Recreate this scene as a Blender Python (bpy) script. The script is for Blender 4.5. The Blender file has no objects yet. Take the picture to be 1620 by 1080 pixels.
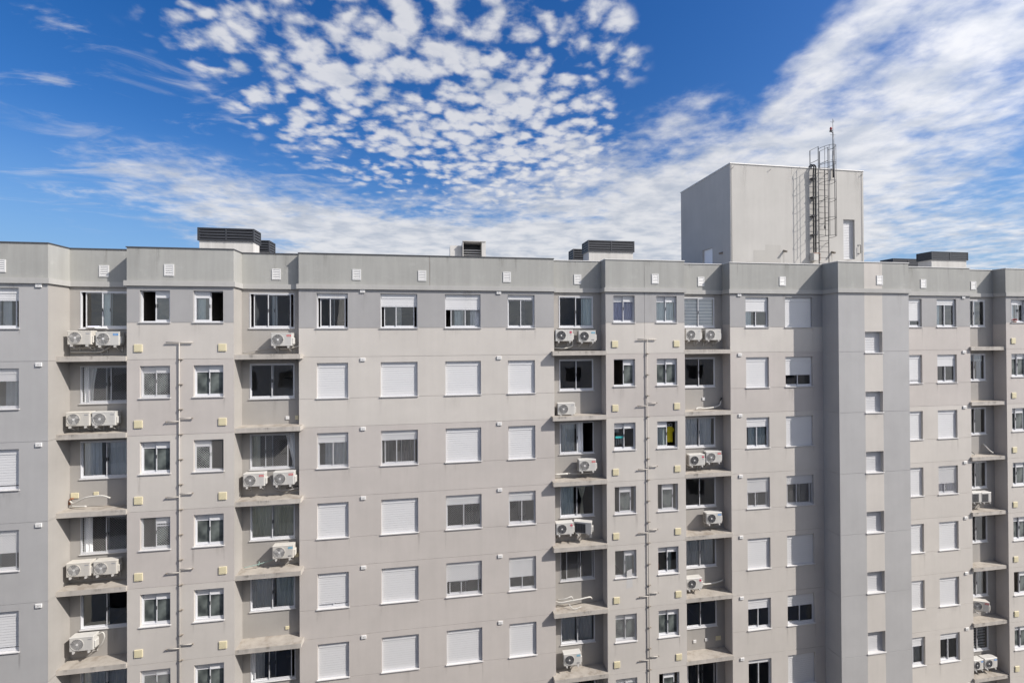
import bpy, bmesh, math, random
from mathutils import Vector, Matrix
random.seed(7)
R = math.radians
scene = bpy.context.scene
col = scene.collection

# ------------------------------------------------------------------ materials
MATS = {}

def new_mat(name):
    m = bpy.data.materials.new(name)
    m.use_nodes = True
    nt = m.node_tree
    b = nt.nodes['Principled BSDF']
    MATS[name] = m
    return m, nt, b

def N(nt, kind, **kw):
    n = nt.nodes.new(kind)
    for k, v in kw.items():
        setattr(n, k, v)
    return n

def plain(name, c, rough=0.5, metal=0.0, var=0.0, scale=6.0, spec=0.5):
    m, nt, b = new_mat(name)
    b.inputs['Roughness'].default_value = rough
    b.inputs['Metallic'].default_value = metal
    b.inputs['Specular IOR Level'].default_value = spec
    if var:
        tc = N(nt, 'ShaderNodeTexCoord')
        no = N(nt, 'ShaderNodeTexNoise'); no.inputs['Scale'].default_value = scale
        no.inputs['Detail'].default_value = 5
        nt.links.new(tc.outputs['Object'], no.inputs['Vector'])
        mx = N(nt, 'ShaderNodeMix', data_type='RGBA')
        mx.inputs[6].default_value = (c[0]*(1-var), c[1]*(1-var), c[2]*(1-var), 1)
        mx.inputs[7].default_value = (min(1, c[0]*(1+var)), min(1, c[1]*(1+var)), min(1, c[2]*(1+var)), 1)
        nt.links.new(no.outputs['Fac'], mx.inputs['Factor'])
        nt.links.new(mx.outputs[2], b.inputs['Base Color'])
    else:
        b.inputs['Base Color'].default_value = (*c, 1)
    return m

def paint(name, c, blotch=0.05, streak=0.03, speck=0.0, rough=0.85):
    """textured wall paint: broad blotches, faint rain streaks running down, fine grain"""
    m, nt, b = new_mat(name)
    b.inputs['Roughness'].default_value = rough
    b.inputs['Specular IOR Level'].default_value = 0.2
    tc = N(nt, 'ShaderNodeTexCoord')
    def noise(sx, sy, sz, detail, rough_=0.55):
        mp = N(nt, 'ShaderNodeMapping'); mp.inputs['Scale'].default_value = (sx, sy, sz)
        no = N(nt, 'ShaderNodeTexNoise'); no.inputs['Scale'].default_value = 1
        no.inputs['Detail'].default_value = detail; no.inputs['Roughness'].default_value = rough_
        nt.links.new(tc.outputs['Object'], mp.inputs['Vector'])
        nt.links.new(mp.outputs[0], no.inputs['Vector'])
        return no.outputs['Fac']
    def rng(sock, a, b_, lo=0.3, hi=0.7):
        r = N(nt, 'ShaderNodeMapRange'); r.inputs['From Min'].default_value = lo; r.inputs['From Max'].default_value = hi
        r.inputs['To Min'].default_value = a; r.inputs['To Max'].default_value = b_
        nt.links.new(sock, r.inputs['Value']); return r.outputs[0]
    def mul(a, b_):
        k = N(nt, 'ShaderNodeMath', operation='MULTIPLY'); nt.links.new(a, k.inputs[0]); nt.links.new(b_, k.inputs[1]); return k.outputs[0]
    v = mul(rng(noise(.35, .35, .55, 4), 1-blotch, 1+blotch), rng(noise(3.2, 3.2, .16, 6, .65), 1-streak, 1+streak*.6))
    v = mul(v, rng(noise(1.6, 1.6, 1.1, 7, .7), 0.975, 1.025))
    if speck:
        v = mul(v, rng(noise(2.1, 2.1, 2.6, 9, .8), 1.0, 1.0+speck, .56, .66))
    sc = N(nt, 'ShaderNodeVectorMath', operation='SCALE'); sc.inputs[0].default_value = c
    nt.links.new(v, sc.inputs['Scale']); nt.links.new(sc.outputs[0], b.inputs['Base Color'])
    g = noise(55, 55, 55, 3)
    bp = N(nt, 'ShaderNodeBump'); bp.inputs['Strength'].default_value = .25; bp.inputs['Distance'].default_value = .006
    nt.links.new(g, bp.inputs['Height']); nt.links.new(bp.outputs[0], b.inputs['Normal'])
    return m

paint('paint_mid', (.470, .436, .405))
paint('paint_light', (.515, .485, .445))
paint('paint_pale', (.50, .47, .432))
paint('paint_band', (.338, .332, .328))
paint('paint_bluegrey', (.375, .37, .365))
paint('paint_tower_grey', (.385, .38, .375))
paint('cornice_paint', (.395, .388, .368), streak=.06)
paint('paint_parapet', (.335, .333, .312), speck=.10, streak=.10)
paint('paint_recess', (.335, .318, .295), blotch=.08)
paint('paint_water_tower', (.46, .445, .415), streak=.04)
paint('ledge_side', (.43, .40, .36), blotch=.12, streak=.14)
paint('paint_patch', (.49, .48, .465))
paint('paint_patch_dark', (.415, .40, .37))
paint('concrete_pale', (.52, .505, .475), blotch=.1, streak=.16)
paint('opposite_paint', (.58, .56, .53))

def stain_mat():
    m, nt, b = new_mat('water_stain')
    b.inputs['Base Color'].default_value = (.085, .075, .062, 1); b.inputs['Roughness'].default_value = .95; b.inputs['Specular IOR Level'].default_value = .1
    at = N(nt, 'ShaderNodeAttribute', attribute_name='fade')
    tc = N(nt, 'ShaderNodeTexCoord'); mp = N(nt, 'ShaderNodeMapping'); mp.inputs['Scale'].default_value = (22, 22, 1.6)
    no = N(nt, 'ShaderNodeTexNoise'); no.inputs['Scale'].default_value = 1; no.inputs['Detail'].default_value = 5
    nt.links.new(tc.outputs['Object'], mp.inputs['Vector']); nt.links.new(mp.outputs[0], no.inputs['Vector'])
    r = N(nt, 'ShaderNodeMapRange'); r.inputs['From Min'].default_value = .36; r.inputs['From Max'].default_value = .66
    nt.links.new(no.outputs['Fac'], r.inputs['Value'])
    k = N(nt, 'ShaderNodeMath', operation='MULTIPLY'); nt.links.new(at.outputs['Fac'], k.inputs[0]); nt.links.new(r.outputs[0], k.inputs[1])
    nt.links.new(k.outputs[0], b.inputs['Alpha'])
stain_mat()
def dusty():
    m, nt, b = new_mat('ledge_dust')
    b.inputs['Roughness'].default_value = .95
    tc = N(nt, 'ShaderNodeTexCoord')
    no = N(nt, 'ShaderNodeTexNoise'); no.inputs['Scale'].default_value = 2.2; no.inputs['Detail'].default_value = 8; no.inputs['Roughness'].default_value = .7
    nt.links.new(tc.outputs['Object'], no.inputs['Vector'])
    cr = N(nt, 'ShaderNodeValToRGB')
    e = cr.color_ramp.elements
    e[0].position = .32; e[0].color = (.22, .185, .15, 1)
    e[1].position = .72; e[1].color = (.40, .36, .31, 1)
    k = e.new(.5); k.color = (.33, .30, .26, 1)
    nt.links.new(no.outputs['Fac'], cr.inputs[0]); nt.links.new(cr.outputs[0], b.inputs['Base Color'])
    return m
dusty()
plain('aluminium_white', (.56, .565, .58), .4, 0)
plain('shutter_white', (.615, .615, .615), .5, 0, .02, 3)
plain('louvre_white', (.50, .50, .505), .5, 0, .03, 3)
plain('sill_white', (.56, .55, .54), .6, 0, .06, 4)
plain('ac_white', (.51, .497, .465), .45, 0, .05, 5)
plain('ac_cream', (.52, .495, .445), .5, 0, .08, 5)
plain('ac_dark', (.025, .025, .027), .5)
plain('ac_grille', (.16, .16, .165), .4)
plain('ac_grille_pale', (.46, .45, .43), .45)
plain('ac_fan', (.085, .085, .09), .4)
plain('coil_grey', (.20, .20, .20), .45, .6)
plain('badge_red', (.50, .03, .03), .4)
plain('badge_magenta', (.50, .02, .07), .4)
plain('badge_blue', (.02, .22, .55), .4)
plain('badge_teal', (.02, .28, .42), .4)
plain('badge_silver', (.42, .42, .43), .3, .5)
plain('ink', (.12, .12, .13), .6)
plain('metal_dark', (.045, .046, .05), .45, .5)
plain('louvre_dark', (.05, .052, .058), .45, .3, .15, 3)
plain('louvre_shade', (.008, .008, .009), .9)  # near-black paint for the shade behind louvre slats
plain('flashing_dark', (.10, .10, .105), .5, .4)
plain('flashing_pale', (.58, .57, .55), .5, .2, .06, 2)
plain('galvanised', (.30, .30, .30), .5, .6, .1, 4)
plain('pipe_painted', (.38, .355, .32), .6, 0, .14, 3)
plain('pipe_joint', (.22, .19, .155), .7)
plain('pvc_white', (.50, .485, .445), .5, 0, .08, 6)
plain('hose_grey', (.30, .29, .28), .7)
plain('hose_black', (.03, .03, .03), .7)
plain('copper_green', (.25, .36, .32), .6)
plain('box_yellow', (.60, .54, .36), .55, 0, .04, 4)
plain('box_white', (.62, .615, .60), .5)
plain('rust', (.22, .09, .045), .8, 0, .3, 30)
plain('lamp_red', (.30, .02, .018), .25)
plain('cord_white', (.52, .51, .50), .8)
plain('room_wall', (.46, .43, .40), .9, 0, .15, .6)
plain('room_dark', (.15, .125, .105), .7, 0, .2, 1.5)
plain('curtain_white', (.93, .93, .92), .9)
plain('curtain_cream', (.86, .85, .72), .9)
plain('curtain_grey', (.84, .86, .87), .9)
plain('curtain_dark', (.10, .105, .12), .9)
plain('curtain_lilac', (.74, .74, .90), .9)
plain('curtain_teal', (.78, .86, .87), .9)
plain('blind_white', (.88, .88, .88), .8)
plain('blind_grey', (.50, .53, .58), .8)
plain('shirt_yellow', (.52, .43, .01), .9)
plain('window_unlit', (.02, .02, .022), .9)  # near-black paint for the unlit windows opposite
plain('cloth_pale', (.60, .62, .60), .9)
plain('plastic_turquoise', (.04, .36, .36), .4)
plain('plastic_orange', (.70, .14, .04), .5)
plain('petal_red', (.38, .015, .03), .7)
plain('leaf_green', (.05, .09, .03), .7)
plain('pot_clay', (.30, .12, .07), .8)
plain('ground_paving', (.40, .39, .37), .9, 0, .2, .3)
plain('roof_membrane', (.33, .32, .31), .9, 0, .12, .5)
plain('street_asphalt', (.055, .055, .057), .9, 0, .2, .6)

def glass():
    m, nt, b = new_mat('glass')
    nt.nodes.remove(b)
    out = nt.nodes['Material Output']
    tr = N(nt, 'ShaderNodeBsdfTransparent'); tr.inputs['Color'].default_value = (.99, 1.0, .99, 1)
    gl = N(nt, 'ShaderNodeBsdfGlossy'); gl.inputs['Roughness'].default_value = .004
    gl.inputs['Color'].default_value = (.92, .95, .95, 1)
    fr = N(nt, 'ShaderNodeFresnel'); fr.inputs['IOR'].default_value = 1.62
    mu = N(nt, 'ShaderNodeMath', operation='MULTIPLY_ADD'); mu.inputs[1].default_value = 1.5; mu.inputs[2].default_value = .03
    mu.use_clamp = True
    nt.links.new(fr.outputs[0], mu.inputs[0])
    tc = N(nt, 'ShaderNodeTexCoord')
    no = N(nt, 'ShaderNodeTexNoise'); no.inputs['Scale'].default_value = 1.1
    nt.links.new(tc.outputs['Object'], no.inputs['Vector'])
    bp = N(nt, 'ShaderNodeBump'); bp.inputs['Strength'].default_value = .35; bp.inputs['Distance'].default_value = .01
    nt.links.new(no.outputs['Fac'], bp.inputs['Height']); nt.links.new(bp.outputs[0], gl.inputs['Normal'])
    mx = N(nt, 'ShaderNodeMixShader')
    nt.links.new(mu.outputs[0], mx.inputs[0]); nt.links.new(tr.outputs[0], mx.inputs[1]); nt.links.new(gl.outputs[0], mx.inputs[2])
    nt.links.new(mx.outputs[0], out.inputs['Surface'])
glass()

def frosted():
    m, nt, b = new_mat('glass_frosted')
    b.inputs['Roughness'].default_value = .18
    tc = N(nt, 'ShaderNodeTexCoord'); no = N(nt, 'ShaderNodeTexNoise'); no.inputs['Scale'].default_value = 1.7; no.inputs['Detail'].default_value = 2
    nt.links.new(tc.outputs['Object'], no.inputs['Vector'])
    cr = N(nt, 'ShaderNodeValToRGB'); e = cr.color_ramp.elements
    e[0].position = .36; e[0].color = (.045, .052, .052, 1); e[1].position = .66; e[1].color = (.19, .215, .20, 1)
    nt.links.new(no.outputs['Fac'], cr.inputs[0]); nt.links.new(cr.outputs[0], b.inputs['Base Color'])
frosted()

# ------------------------------------------------------------------ mesh builder
class MB:
    def __init__(s):
        s.v = []; s.f = []; s.m = []; s.mats = []; s.smooth = []; s.fade = {}
    def mi(s, m):
        if m not in s.mats: s.mats.append(m)
        return s.mats.index(m)
    def quad(s, a, b, c, d, m):
        i = len(s.v); s.v += [a, b, c, d]; s.f.append((i, i+1, i+2, i+3)); s.m.append(s.mi(m)); s.smooth.append(False)
    def poly(s, pts, m):
        i = len(s.v); s.v += list(pts); s.f.append(tuple(range(i, i+len(pts)))); s.m.append(s.mi(m)); s.smooth.append(False)
    def box(s, x0, x1, y0, y1, z0, z1, m, top=None):
        if x1 < x0: x0, x1 = x1, x0
        if y1 < y0: y0, y1 = y1, y0
        if z1 < z0: z0, z1 = z1, z0
        i = len(s.v); k = s.mi(m); kt = s.mi(top) if top else k
        s.v += [(x0,y0,z0),(x1,y0,z0),(x1,y1,z0),(x0,y1,z0),(x0,y0,z1),(x1,y0,z1),(x1,y1,z1),(x0,y1,z1)]
        for n, f in enumerate(((3,2,1,0),(4,5,6,7),(0,1,5,4),(1,2,6,5),(2,3,7,6),(3,0,4,7))):
            s.f.append(tuple(i+j for j in f)); s.m.append(kt if n == 1 else k); s.smooth.append(False)
    def rbox(s, x0, x1, y0, y1, z0, z1, m, r=.02, seg=2):
        """bevelled box"""
        bm = bmesh.new()
        bmesh.ops.create_cube(bm, size=1)
        for v in bm.verts:
            v.co = Vector(((x0+x1)/2+v.co.x*(x1-x0), (y0+y1)/2+v.co.y*(y1-y0), (z0+z1)/2+v.co.z*(z1-z0)))
        bmesh.ops.bevel(bm, geom=bm.edges[:], offset=r, segments=seg, profile=.5, affect='EDGES')
        s.add_bm(bm, m)
    def add_bm(s, bm, m, smooth=False):
        i = len(s.v); k = s.mi(m)
        bm.verts.index_update()
        s.v += [tuple(v.co) for v in bm.verts]
        for f in bm.faces:
            s.f.append(tuple(i+v.index for v in f.verts)); s.m.append(k); s.smooth.append(smooth)
        bm.free()
    def tube(s, pts, r, m, n=8, caps=True):
        pts = [Vector(p) for p in pts]; k = s.mi(m); rings = []
        up = None
        for j, p in enumerate(pts):
            d = (pts[min(j+1, len(pts)-1)]-pts[max(j-1, 0)]).normalized()
            if up is None or abs(d.dot(up)) > .98:
                up = Vector((0, 0, 1)) if abs(d.z) < .9 else Vector((1, 0, 0))
            a = d.cross(up).normalized(); b = d.cross(a).normalized()
            i = len(s.v)
            for q in range(n):
                t = 2*math.pi*q/n
                s.v.append(tuple(p+a*(r*math.cos(t))+b*(r*math.sin(t))))
            rings.append(i)
        for i0, i1 in zip(rings, rings[1:]):
            for q in range(n):
                s.f.append((i0+q, i0+(q+1) % n, i1+(q+1) % n, i1+q)); s.m.append(k); s.smooth.append(True)
        if caps:
            s.f.append(tuple(rings[0]+q for q in range(n))[::-1]); s.m.append(k); s.smooth.append(False)
            s.f.append(tuple(rings[-1]+q for q in range(n))); s.m.append(k); s.smooth.append(False)
    def stain(s, x, wd, zt, ln, y, a, m='water_stain'):
        """a run of dirty water down a front: strong at the top middle, dying out to the sides and the foot"""
        k = s.mi(m); i = len(s.v)
        for j, (t, f) in enumerate(((0, 1.0), (.35, .7), (1, 0))):
            for q, g in ((-1, 0), (-.3, 1), (.3, 1), (1, 0)):
                s.v.append((x+q*wd/2*(1-.25*t), y-.0025, zt-t*ln)); s.fade[len(s.v)-1] = a*f*g
        for j in range(2):
            for q in range(3):
                p = i+j*4+q
                s.f.append((p+4, p+5, p+1, p)); s.m.append(k); s.smooth.append(False)
    def disc(s, cx, y, cz, r, m, n=24, th=.004):
        """short cylinder standing proud towards -Y"""
        s.tube([(cx, y, cz), (cx, y-th, cz)], r, m, n)
    def build(s, name, parent=None, loc=(0, 0, 0)):
        me = bpy.data.meshes.new(name)
        me.from_pydata([(x-loc[0], y-loc[1], z-loc[2]) for x, y, z in s.v], [], s.f)
        for m in s.mats: me.materials.append(MATS[m])
        me.polygons.foreach_set('material_index', s.m)
        me.polygons.foreach_set('use_smooth', s.smooth)
        if s.fade:
            at = me.attributes.new('fade', 'FLOAT', 'POINT')
            at.data.foreach_set('value', [s.fade.get(i, 0.0) for i in range(len(s.v))])
        me.update()
        o = bpy.data.objects.new(name, me); col.objects.link(o)
        o.location = loc
        if parent:
            o.parent = parent
            pw = Vector((0, 0, 0)); p = parent
            while p: pw += p.location; p = p.parent
            o.location = Vector(loc)-pw
        return o

def tag(o, label=None, cat=None, group=None, kind=None):
    if label: o['label'] = label
    if cat: o['category'] = cat
    if group: o['group'] = group
    if kind: o['kind'] = kind
    return o

def empty(name, loc, label, cat, group=None):
    o = bpy.data.objects.new(name, None); col.objects.link(o); o.location = loc
    o.empty_display_size = .2
    return tag(o, label, cat, group)

def curve_pts(pts, n=8):
    """smooth polyline through points (Catmull-Rom)"""
    P = [Vector(p) for p in pts]
    P = [P[0]*2-P[1]]+P+[P[-1]*2-P[-2]]; out = []
    for i in range(1, len(P)-2):
        a, b, c, d = P[i-1:i+3]
        for k in range(n):
            t = k/n
            out.append(.5*((2*b)+(c-a)*t+(2*a-5*b+4*c-d)*t*t+(3*b-a-3*c+d)*t**3))
    out.append(P[-2]); return out

# ------------------------------------------------------------------ measures (metres)
CAMZ = 25.93
J0 = 25.2                     # floor line of the top storey
FH = 2.8
TOP = 29.34                   # parapet
CB, CT = 27.93, 28.12         # cornice
BOT = 0.0
Y = dict(A=18.49, B=18.88, C=19.33, D=19.15, E=19.25, F=18.36, G=19.33, H=19.19,
         R1=19.45, R2=19.60, R3=19.72, R4=19.83, R5=19.75)
EDGE = [('A', -30.0, -13.524), ('R1', -13.524, -11.29), ('B', -11.29, -7.662), ('R2', -7.662, -5.46), ('C', -5.46, 4.972),
        ('R3', 4.972, 7.255), ('D', 7.255, 10.981), ('R4', 10.981, 13.301), ('E', 13.301, 18.15), ('F', 18.15, 21.953),
        ('G', 21.953, 26.789), ('R5', 26.789, 28.826), ('H', 28.826, 44.0)]
XL, XR, YB = -30.0, 44.0, 33.0

building = empty('apartment_building', (7, 26, 0), 'long grey apartment block with stepped bays, white shutters and recessed ledges', 'building')

# ------------------------------------------------------------------ windows
HEAD = 24.97                  # head of the second storey's windows
nets_pitch = .088

def leafs(kind):
    return {'closed': [(0, .52, 1), (.48, 1, 0)], 'open_left': [(.47, .985, 0), (.5, 1, 1)], 'open_right': [(0, .52, 0), (.025, .545, 1)],
            'three': [(.07, .56, 1), (.40, .93, 0)], 'three_left': [(.0, .5, 1), (.33, .86, 0)], 'center': [(.24, .80, 0), (.28, .84, 1)],
            'mid': [(.14, .58, 0), (.46, .90, 1)], 'gap_left': [(.16, .60, 0), (.52, .97, 1)]}[kind]

def net_mesh(mb, x0, x1, z0, z1, y):
    w = .0038; p = nets_pitch
    for sgn in (1, -1):
        k = (x0+z0 if sgn < 0 else z0-x1)
        c = math.floor(k/p)*p
        end = (x1+z1 if sgn < 0 else z1-x0)
        while c < end:
            c += p
            pts = []
            # z = c + sgn*x  for sgn=+1 ; z = c - x for sgn=-1
            xa, xb = x0, x1
            za, zb = c+sgn*xa, c+sgn*xb
            if sgn > 0:
                if za < z0: xa = z0-c
                if zb > z1: xb = z1-c
            else:
                if za > z1: xa = c-z1
                if zb < z0: xb = c-z0
            if xb-xa < .02: continue
            za, zb = c+sgn*xa, c+sgn*xb
            d = w*.5*.7071
            a1 = (xa-d, y, za+sgn*d); a2 = (xa+d, y, za-sgn*d); b1 = (xb-d, y, zb+sgn*d); b2 = (xb+d, y, zb-sgn*d)
            yf = y-.003
            f = lambda q: (q[0], yf, q[2])
            mb.quad(f(a2), f(b2), f(b1), f(a1), 'cord_white')
            mb.quad(a1, b1, f(b1), f(a1), 'cord_white')
            mb.quad(f(a2), f(b2), b2, a2, 'cord_white')

def curtain_mesh(mb, xa, xb, z0, z1, y, m, shape='straight', folds=None, seed=0):
    rnd = random.Random(seed)
    n = max(14, int((xb-xa)/.018)); rows = 14 if shape != 'straight' else 4
    ph = rnd.random()*6; fr = folds or max(2.0, (xb-xa)/.13)
    grid = []
    for j in range(rows+1):
        t = j/rows; z = z1+(z0-z1)*t
        row = []
        for i in range(n+1):
            s = i/n
            if shape == 'tied':       # knotted in the middle
                wdt = abs(t-.36)/.64 if t > .36 else (.36-t)/.36
                wdt = .12+.88*min(1, wdt)**.8*(1 if t < .36 else .55)
                x = (xa+xb)/2+(s-.5)*(xb-xa)*wdt
            elif shape == 'swept_right':  # gathered to the right as it falls
                wdt = 1-.72*min(1, t*1.6)
                x = xb-(1-s)*(xb-xa)*wdt
            elif shape == 'swept_left':
                wdt = 1-.30*math.sin(min(1, t*1.4)*math.pi*.5)
                x = xa+s*(xb-xa)*wdt
            else:
                x = xa+s*(xb-xa)+.006*math.sin(t*5+s*9+ph)
            yy = y+.022*math.sin(ph+s*fr*2*math.pi+.5*math.sin(s*17+ph))+.012*math.sin(s*fr*5.1+ph*2)
            row.append((x, yy, z))
        grid.append(row)
    for j in range(rows):
        for i in range(n):
            mb.quad(grid[j+1][i], grid[j+1][i+1], grid[j][i+1], grid[j][i], m)
            mb.smooth[-1] = True

def window(kind, x0, x1, z0, z1, y, leaf='closed', s=0.0, net=False, curtains=(), gap=False, blind=None, lowbar=False, mixmat=None, frost=False):
    """z0 = top of the sill, z1 = head. s = part of the height the roller shutter covers."""
    cx = (x0+x1)/2
    closed = kind == 'roller' and s >= .99 and not gap
    name = 'shuttered_window' if closed else 'window'
    loc = (cx, y, z0)
    w = x1-x0; h = z1-z0
    fy0, fy1 = (y+.085, y+.185) if kind != 'recess' else (y-.012, y+.075)
    fb = .032 if kind == 'roller' else .026
    fr = MB()
    fr.box(x0, x0+fb, fy0, fy1, z0, z1, 'aluminium_white'); fr.box(x1-fb, x1, fy0, fy1, z0, z1, 'aluminium_white')
    fr.box(x0+fb, x1-fb, fy0, fy1, z0, z0+.05, 'aluminium_white'); fr.box(x0+fb, x1-fb, fy0, fy1, z1-.04, z1, 'aluminium_white')
    root = fr.build(name, building, loc)
    # sill
    sl = MB()
    sl.box(x0-.035, x1+.035, y-.04, y-.002 if kind != 'recess' else y-.013, z0-.028, z0, 'sill_white')
    if kind != 'recess': sl.box(x0+.001, x1-.001, y-.002, fy0-.001, z0-.027, z0-.002, 'sill_white')
    sl.build('sill', root, loc)
    top = z1-.04
    if kind == 'roller':
        bx = MB()
        bx.rbox(x0+fb+.001, x1-fb-.001, y+.072, y+.084, z1-.20, z1-.003, 'shutter_white', .004, 1)
        for zz in (z1-.075, z1-.135):
            bx.box(x0+fb+.002, x1-fb-.002, y+.0705, y+.072, zz, zz+.004, 'aluminium_white')
        bx.build('shutter_box', root, loc)
        zb = z1-.20
        if s*h > .22:
            zb = z1-s*h if not gap else z0+.05+.12
            if closed: zb = z0+.052
            sh = MB(); z = z1-.2
            a, b_ = x0+fb*.6, x1-fb*.6
            yf = y+.086; yb = y+.0905
            while z > zb+.002:
                zn = max(zb, z-.092)
                sh.quad((a, yb, zn), (b_, yb, zn), (b_, yb, zn+.009), (a, yb, zn+.009), 'shutter_white')
                sh.quad((a, yb, zn+.009), (b_, yb, zn+.009), (b_, yf, zn+.014), (a, yf, zn+.014), 'shutter_white')
                sh.quad((a, yf, zn+.014), (b_, yf, zn+.014), (b_, yf+.001, z), (a, yf+.001, z), 'shutter_white')
                z = zn
            sh.box(x0+fb*.6, x1-fb*.6, y+.084, y+.098, zb-.03 if not closed else zb-.001, zb, 'aluminium_white')
            sh.build('shutter', root, loc)
        top = z1-.2
    if not closed:
        ia, ib = x0+fb, x1-fb
        iw = ib-ia
        pn = MB()
        for (a, b_, tr) in leafs(leaf):
            xa, xb = ia+a*iw, ia+b_*iw
            yy = fy0+.012+.042*tr
            za = z0+.05; zt = top
            sm = MB(); bb = .033 if kind == 'roller' else .029
            sm.box(xa, xa+bb, yy, yy+.032, za, zt, 'aluminium_white'); sm.box(xb-bb, xb, yy, yy+.032, za, zt, 'aluminium_white')
            sm.box(xa+bb, xb-bb, yy, yy+.032, za, za+.05, 'aluminium_white'); sm.box(xa+bb, xb-bb, yy, yy+.032, zt-.04, zt, 'aluminium_white')
            pt = zt-.04
            if kind == 'bath':
                sm.box(xa+bb, xb-bb, yy+.010, yy+.03, zt-.20, zt-.04, 'shutter_white')
                sm.box(xa+bb, xb-bb, yy-.004, yy+.032, zt-.235, zt-.20, 'aluminium_white')
                pt = zt-.235
            if lowbar:
                sm.box(xa+bb, xb-bb, yy+.001, yy+.03, zt-.33, zt-.285, 'aluminium_white')
            # handle
            if kind == 'roller' : hx_skip = True
            else: hx_skip = False
            hx = xb-.022 if a < .3 else xa+.022
            if not hx_skip: sm.box(hx-.010, hx+.010, yy-.016, yy, za+h*.42, za+h*.42+.13, 'metal_dark')
            sm.build('sash', root, loc)
            pn.quad((xa+bb, yy+.018, za+.05), (xb-bb, yy+.018, za+.05), (xb-bb, yy+.018, pt), (xa+bb, yy+.018, pt), 'glass_frosted' if frost else 'glass')
        pn.build('pane', root, loc)
        for n, c in enumerate(curtains):
            a, b_, m = c[:3]; shape = c[3] if len(c) > 3 else 'straight'
            cm = MB(); curtain_mesh(cm, ia+a*iw, ia+b_*iw, z0-.35, z1-.03, (y+(.235 if kind == 'roller' else .225) if kind != 'recess' else y+.115)+.02*n, m, shape, seed=int(abs(cx*31+z0*7+n)))
            cm.build('curtain', root, loc)
        if blind:
            bm_, frac = blind
            BL = .21 if kind != 'recess' else .11
            b2 = MB()
            if bm_ == 'striped':
                z = z1-.03
                while z > z0+.03:
                    b2.box(ia+.01, ib-.01, y+BL, y+BL+.004, z-.10, z, 'blind_white'); b2.box(ia+.01, ib-.01, y+BL+.002, y+BL+.004, z-.15, z-.10, 'blind_grey'); z -= .15
            elif bm_ == 'striped_grey':
                z = z1-.03
                while z > z0+.03:
                    b2.box(ia+.01, ib-.01, y+BL, y+BL+.004, z-.09, z, 'blind_grey'); b2.box(ia+.01, ib-.01, y+BL+.002, y+BL+.004, z-.15, z-.09, 'curtain_dark'); z -= .15
            else:
                zl = z1-.03-frac*h
                b2.box(ia+.01, ib-.01, y+BL, y+BL+.004, zl, z1-.03, bm_); b2.box(ia+.01, ib-.01, y+BL-.005, y+BL+.01, zl-.02, zl, 'aluminium_white')
            b2.build('blind', root, loc)
        if net:
            nm = MB()
            zt = z1-.02 if kind != 'roller' else z1-.06
            net_mesh(nm, x0+.012, x1-.012, z0+.01, zt, y+.045 if kind != 'recess' else y-.018)
            nm.build('safety_net', root, loc)
        # the room behind
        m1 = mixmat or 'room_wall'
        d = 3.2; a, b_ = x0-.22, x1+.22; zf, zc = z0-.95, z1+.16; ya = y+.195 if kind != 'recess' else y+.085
        room = MB()
        room.quad((a, ya+d, zf), (b_, ya+d, zf), (b_, ya+d, zc), (a, ya+d, zc), m1)
        room.quad((a, ya, zf), (a, ya+d, zf), (a, ya+d, zc), (a, ya, zc), m1)
        room.quad((b_, ya+d, zf), (b_, ya, zf), (b_, ya, zc), (b_, ya+d, zc), m1)
        room.quad((a, ya, zc), (a, ya+d, zc), (b_, ya+d, zc), (b_, ya, zc), m1)
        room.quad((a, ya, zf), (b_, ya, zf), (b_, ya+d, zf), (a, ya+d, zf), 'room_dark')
        rm = room.build('room', building, (cx, ya+1.5, zf))
        # a wardrobe, door or shelf at the back so the room is not an empty box
        rr = random.Random(int(abs(cx)*100+z0*13))
        fx = a+.1+rr.random()*(b_-a)*.45
        cb = MB(); cb.box(fx, min(b_-.02, fx+.45+rr.random()*.5), ya+d-.5, ya+d-.02, zf+.002, zf+1.1+rr.random()*1.0, rr.choice(['room_dark', 'room_wall', 'room_dark', 'blind_grey', 'pvc_white']))
        cb.build('cupboard', rm, (fx, ya+d-.25, zf))
    return root

def stair_window(x0, x1, z0, z1, y):
    loc = ((x0+x1)/2, y, z0); fr = MB(); d = .15
    for a, b_ in ((x0, x0+.04), (x1-.04, x1)): fr.box(a, b_, y+d, y+d+.05, z0, z1, 'aluminium_white')
    fr.box(x0+.04, x1-.04, y+d, y+d+.05, z0, z0+.04, 'aluminium_white'); fr.box(x0+.04, x1-.04, y+d, y+d+.05, z1-.04, z1, 'aluminium_white')
    root = fr.build('stair_window', building, loc)
    sl = MB(); sl.box(x0-.03, x1+.03, y-.035, y-.002, z0-.04, z0, 'sill_white'); sl.box(x0+.001, x1-.001, y-.002, y+d-.001, z0-.038, z0-.002, 'sill_white'); sl.build('sill', root, loc)
    lv = MB(); z = z0+.05
    while z < z1-.06:
        lv.quad((x0+.04, y+d+.004, z), (x1-.04, y+d+.004, z), (x1-.04, y+d+.02, z+.075), (x0+.04, y+d+.02, z+.075), 'louvre_white')
        lv.quad((x0+.04, y+d+.004, z-.008), (x1-.04, y+d+.004, z-.008), (x1-.04, y+d+.004, z), (x0+.04, y+d+.004, z), 'louvre_white')
        z += .078
    lv.box(x0+.04, x1-.04, y+d+.05, y+d+.06, z0+.04, z1-.04, 'louvre_shade')  # dark sheet painted as the shade behind the slats
    lv.build('louvre', root, loc)

HOLES = {k: [] for k in Y}

def row_z(k):                 # sill top and head of row k (row 0 is the top floor)
    return HEAD-FH*(k-1)

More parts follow.
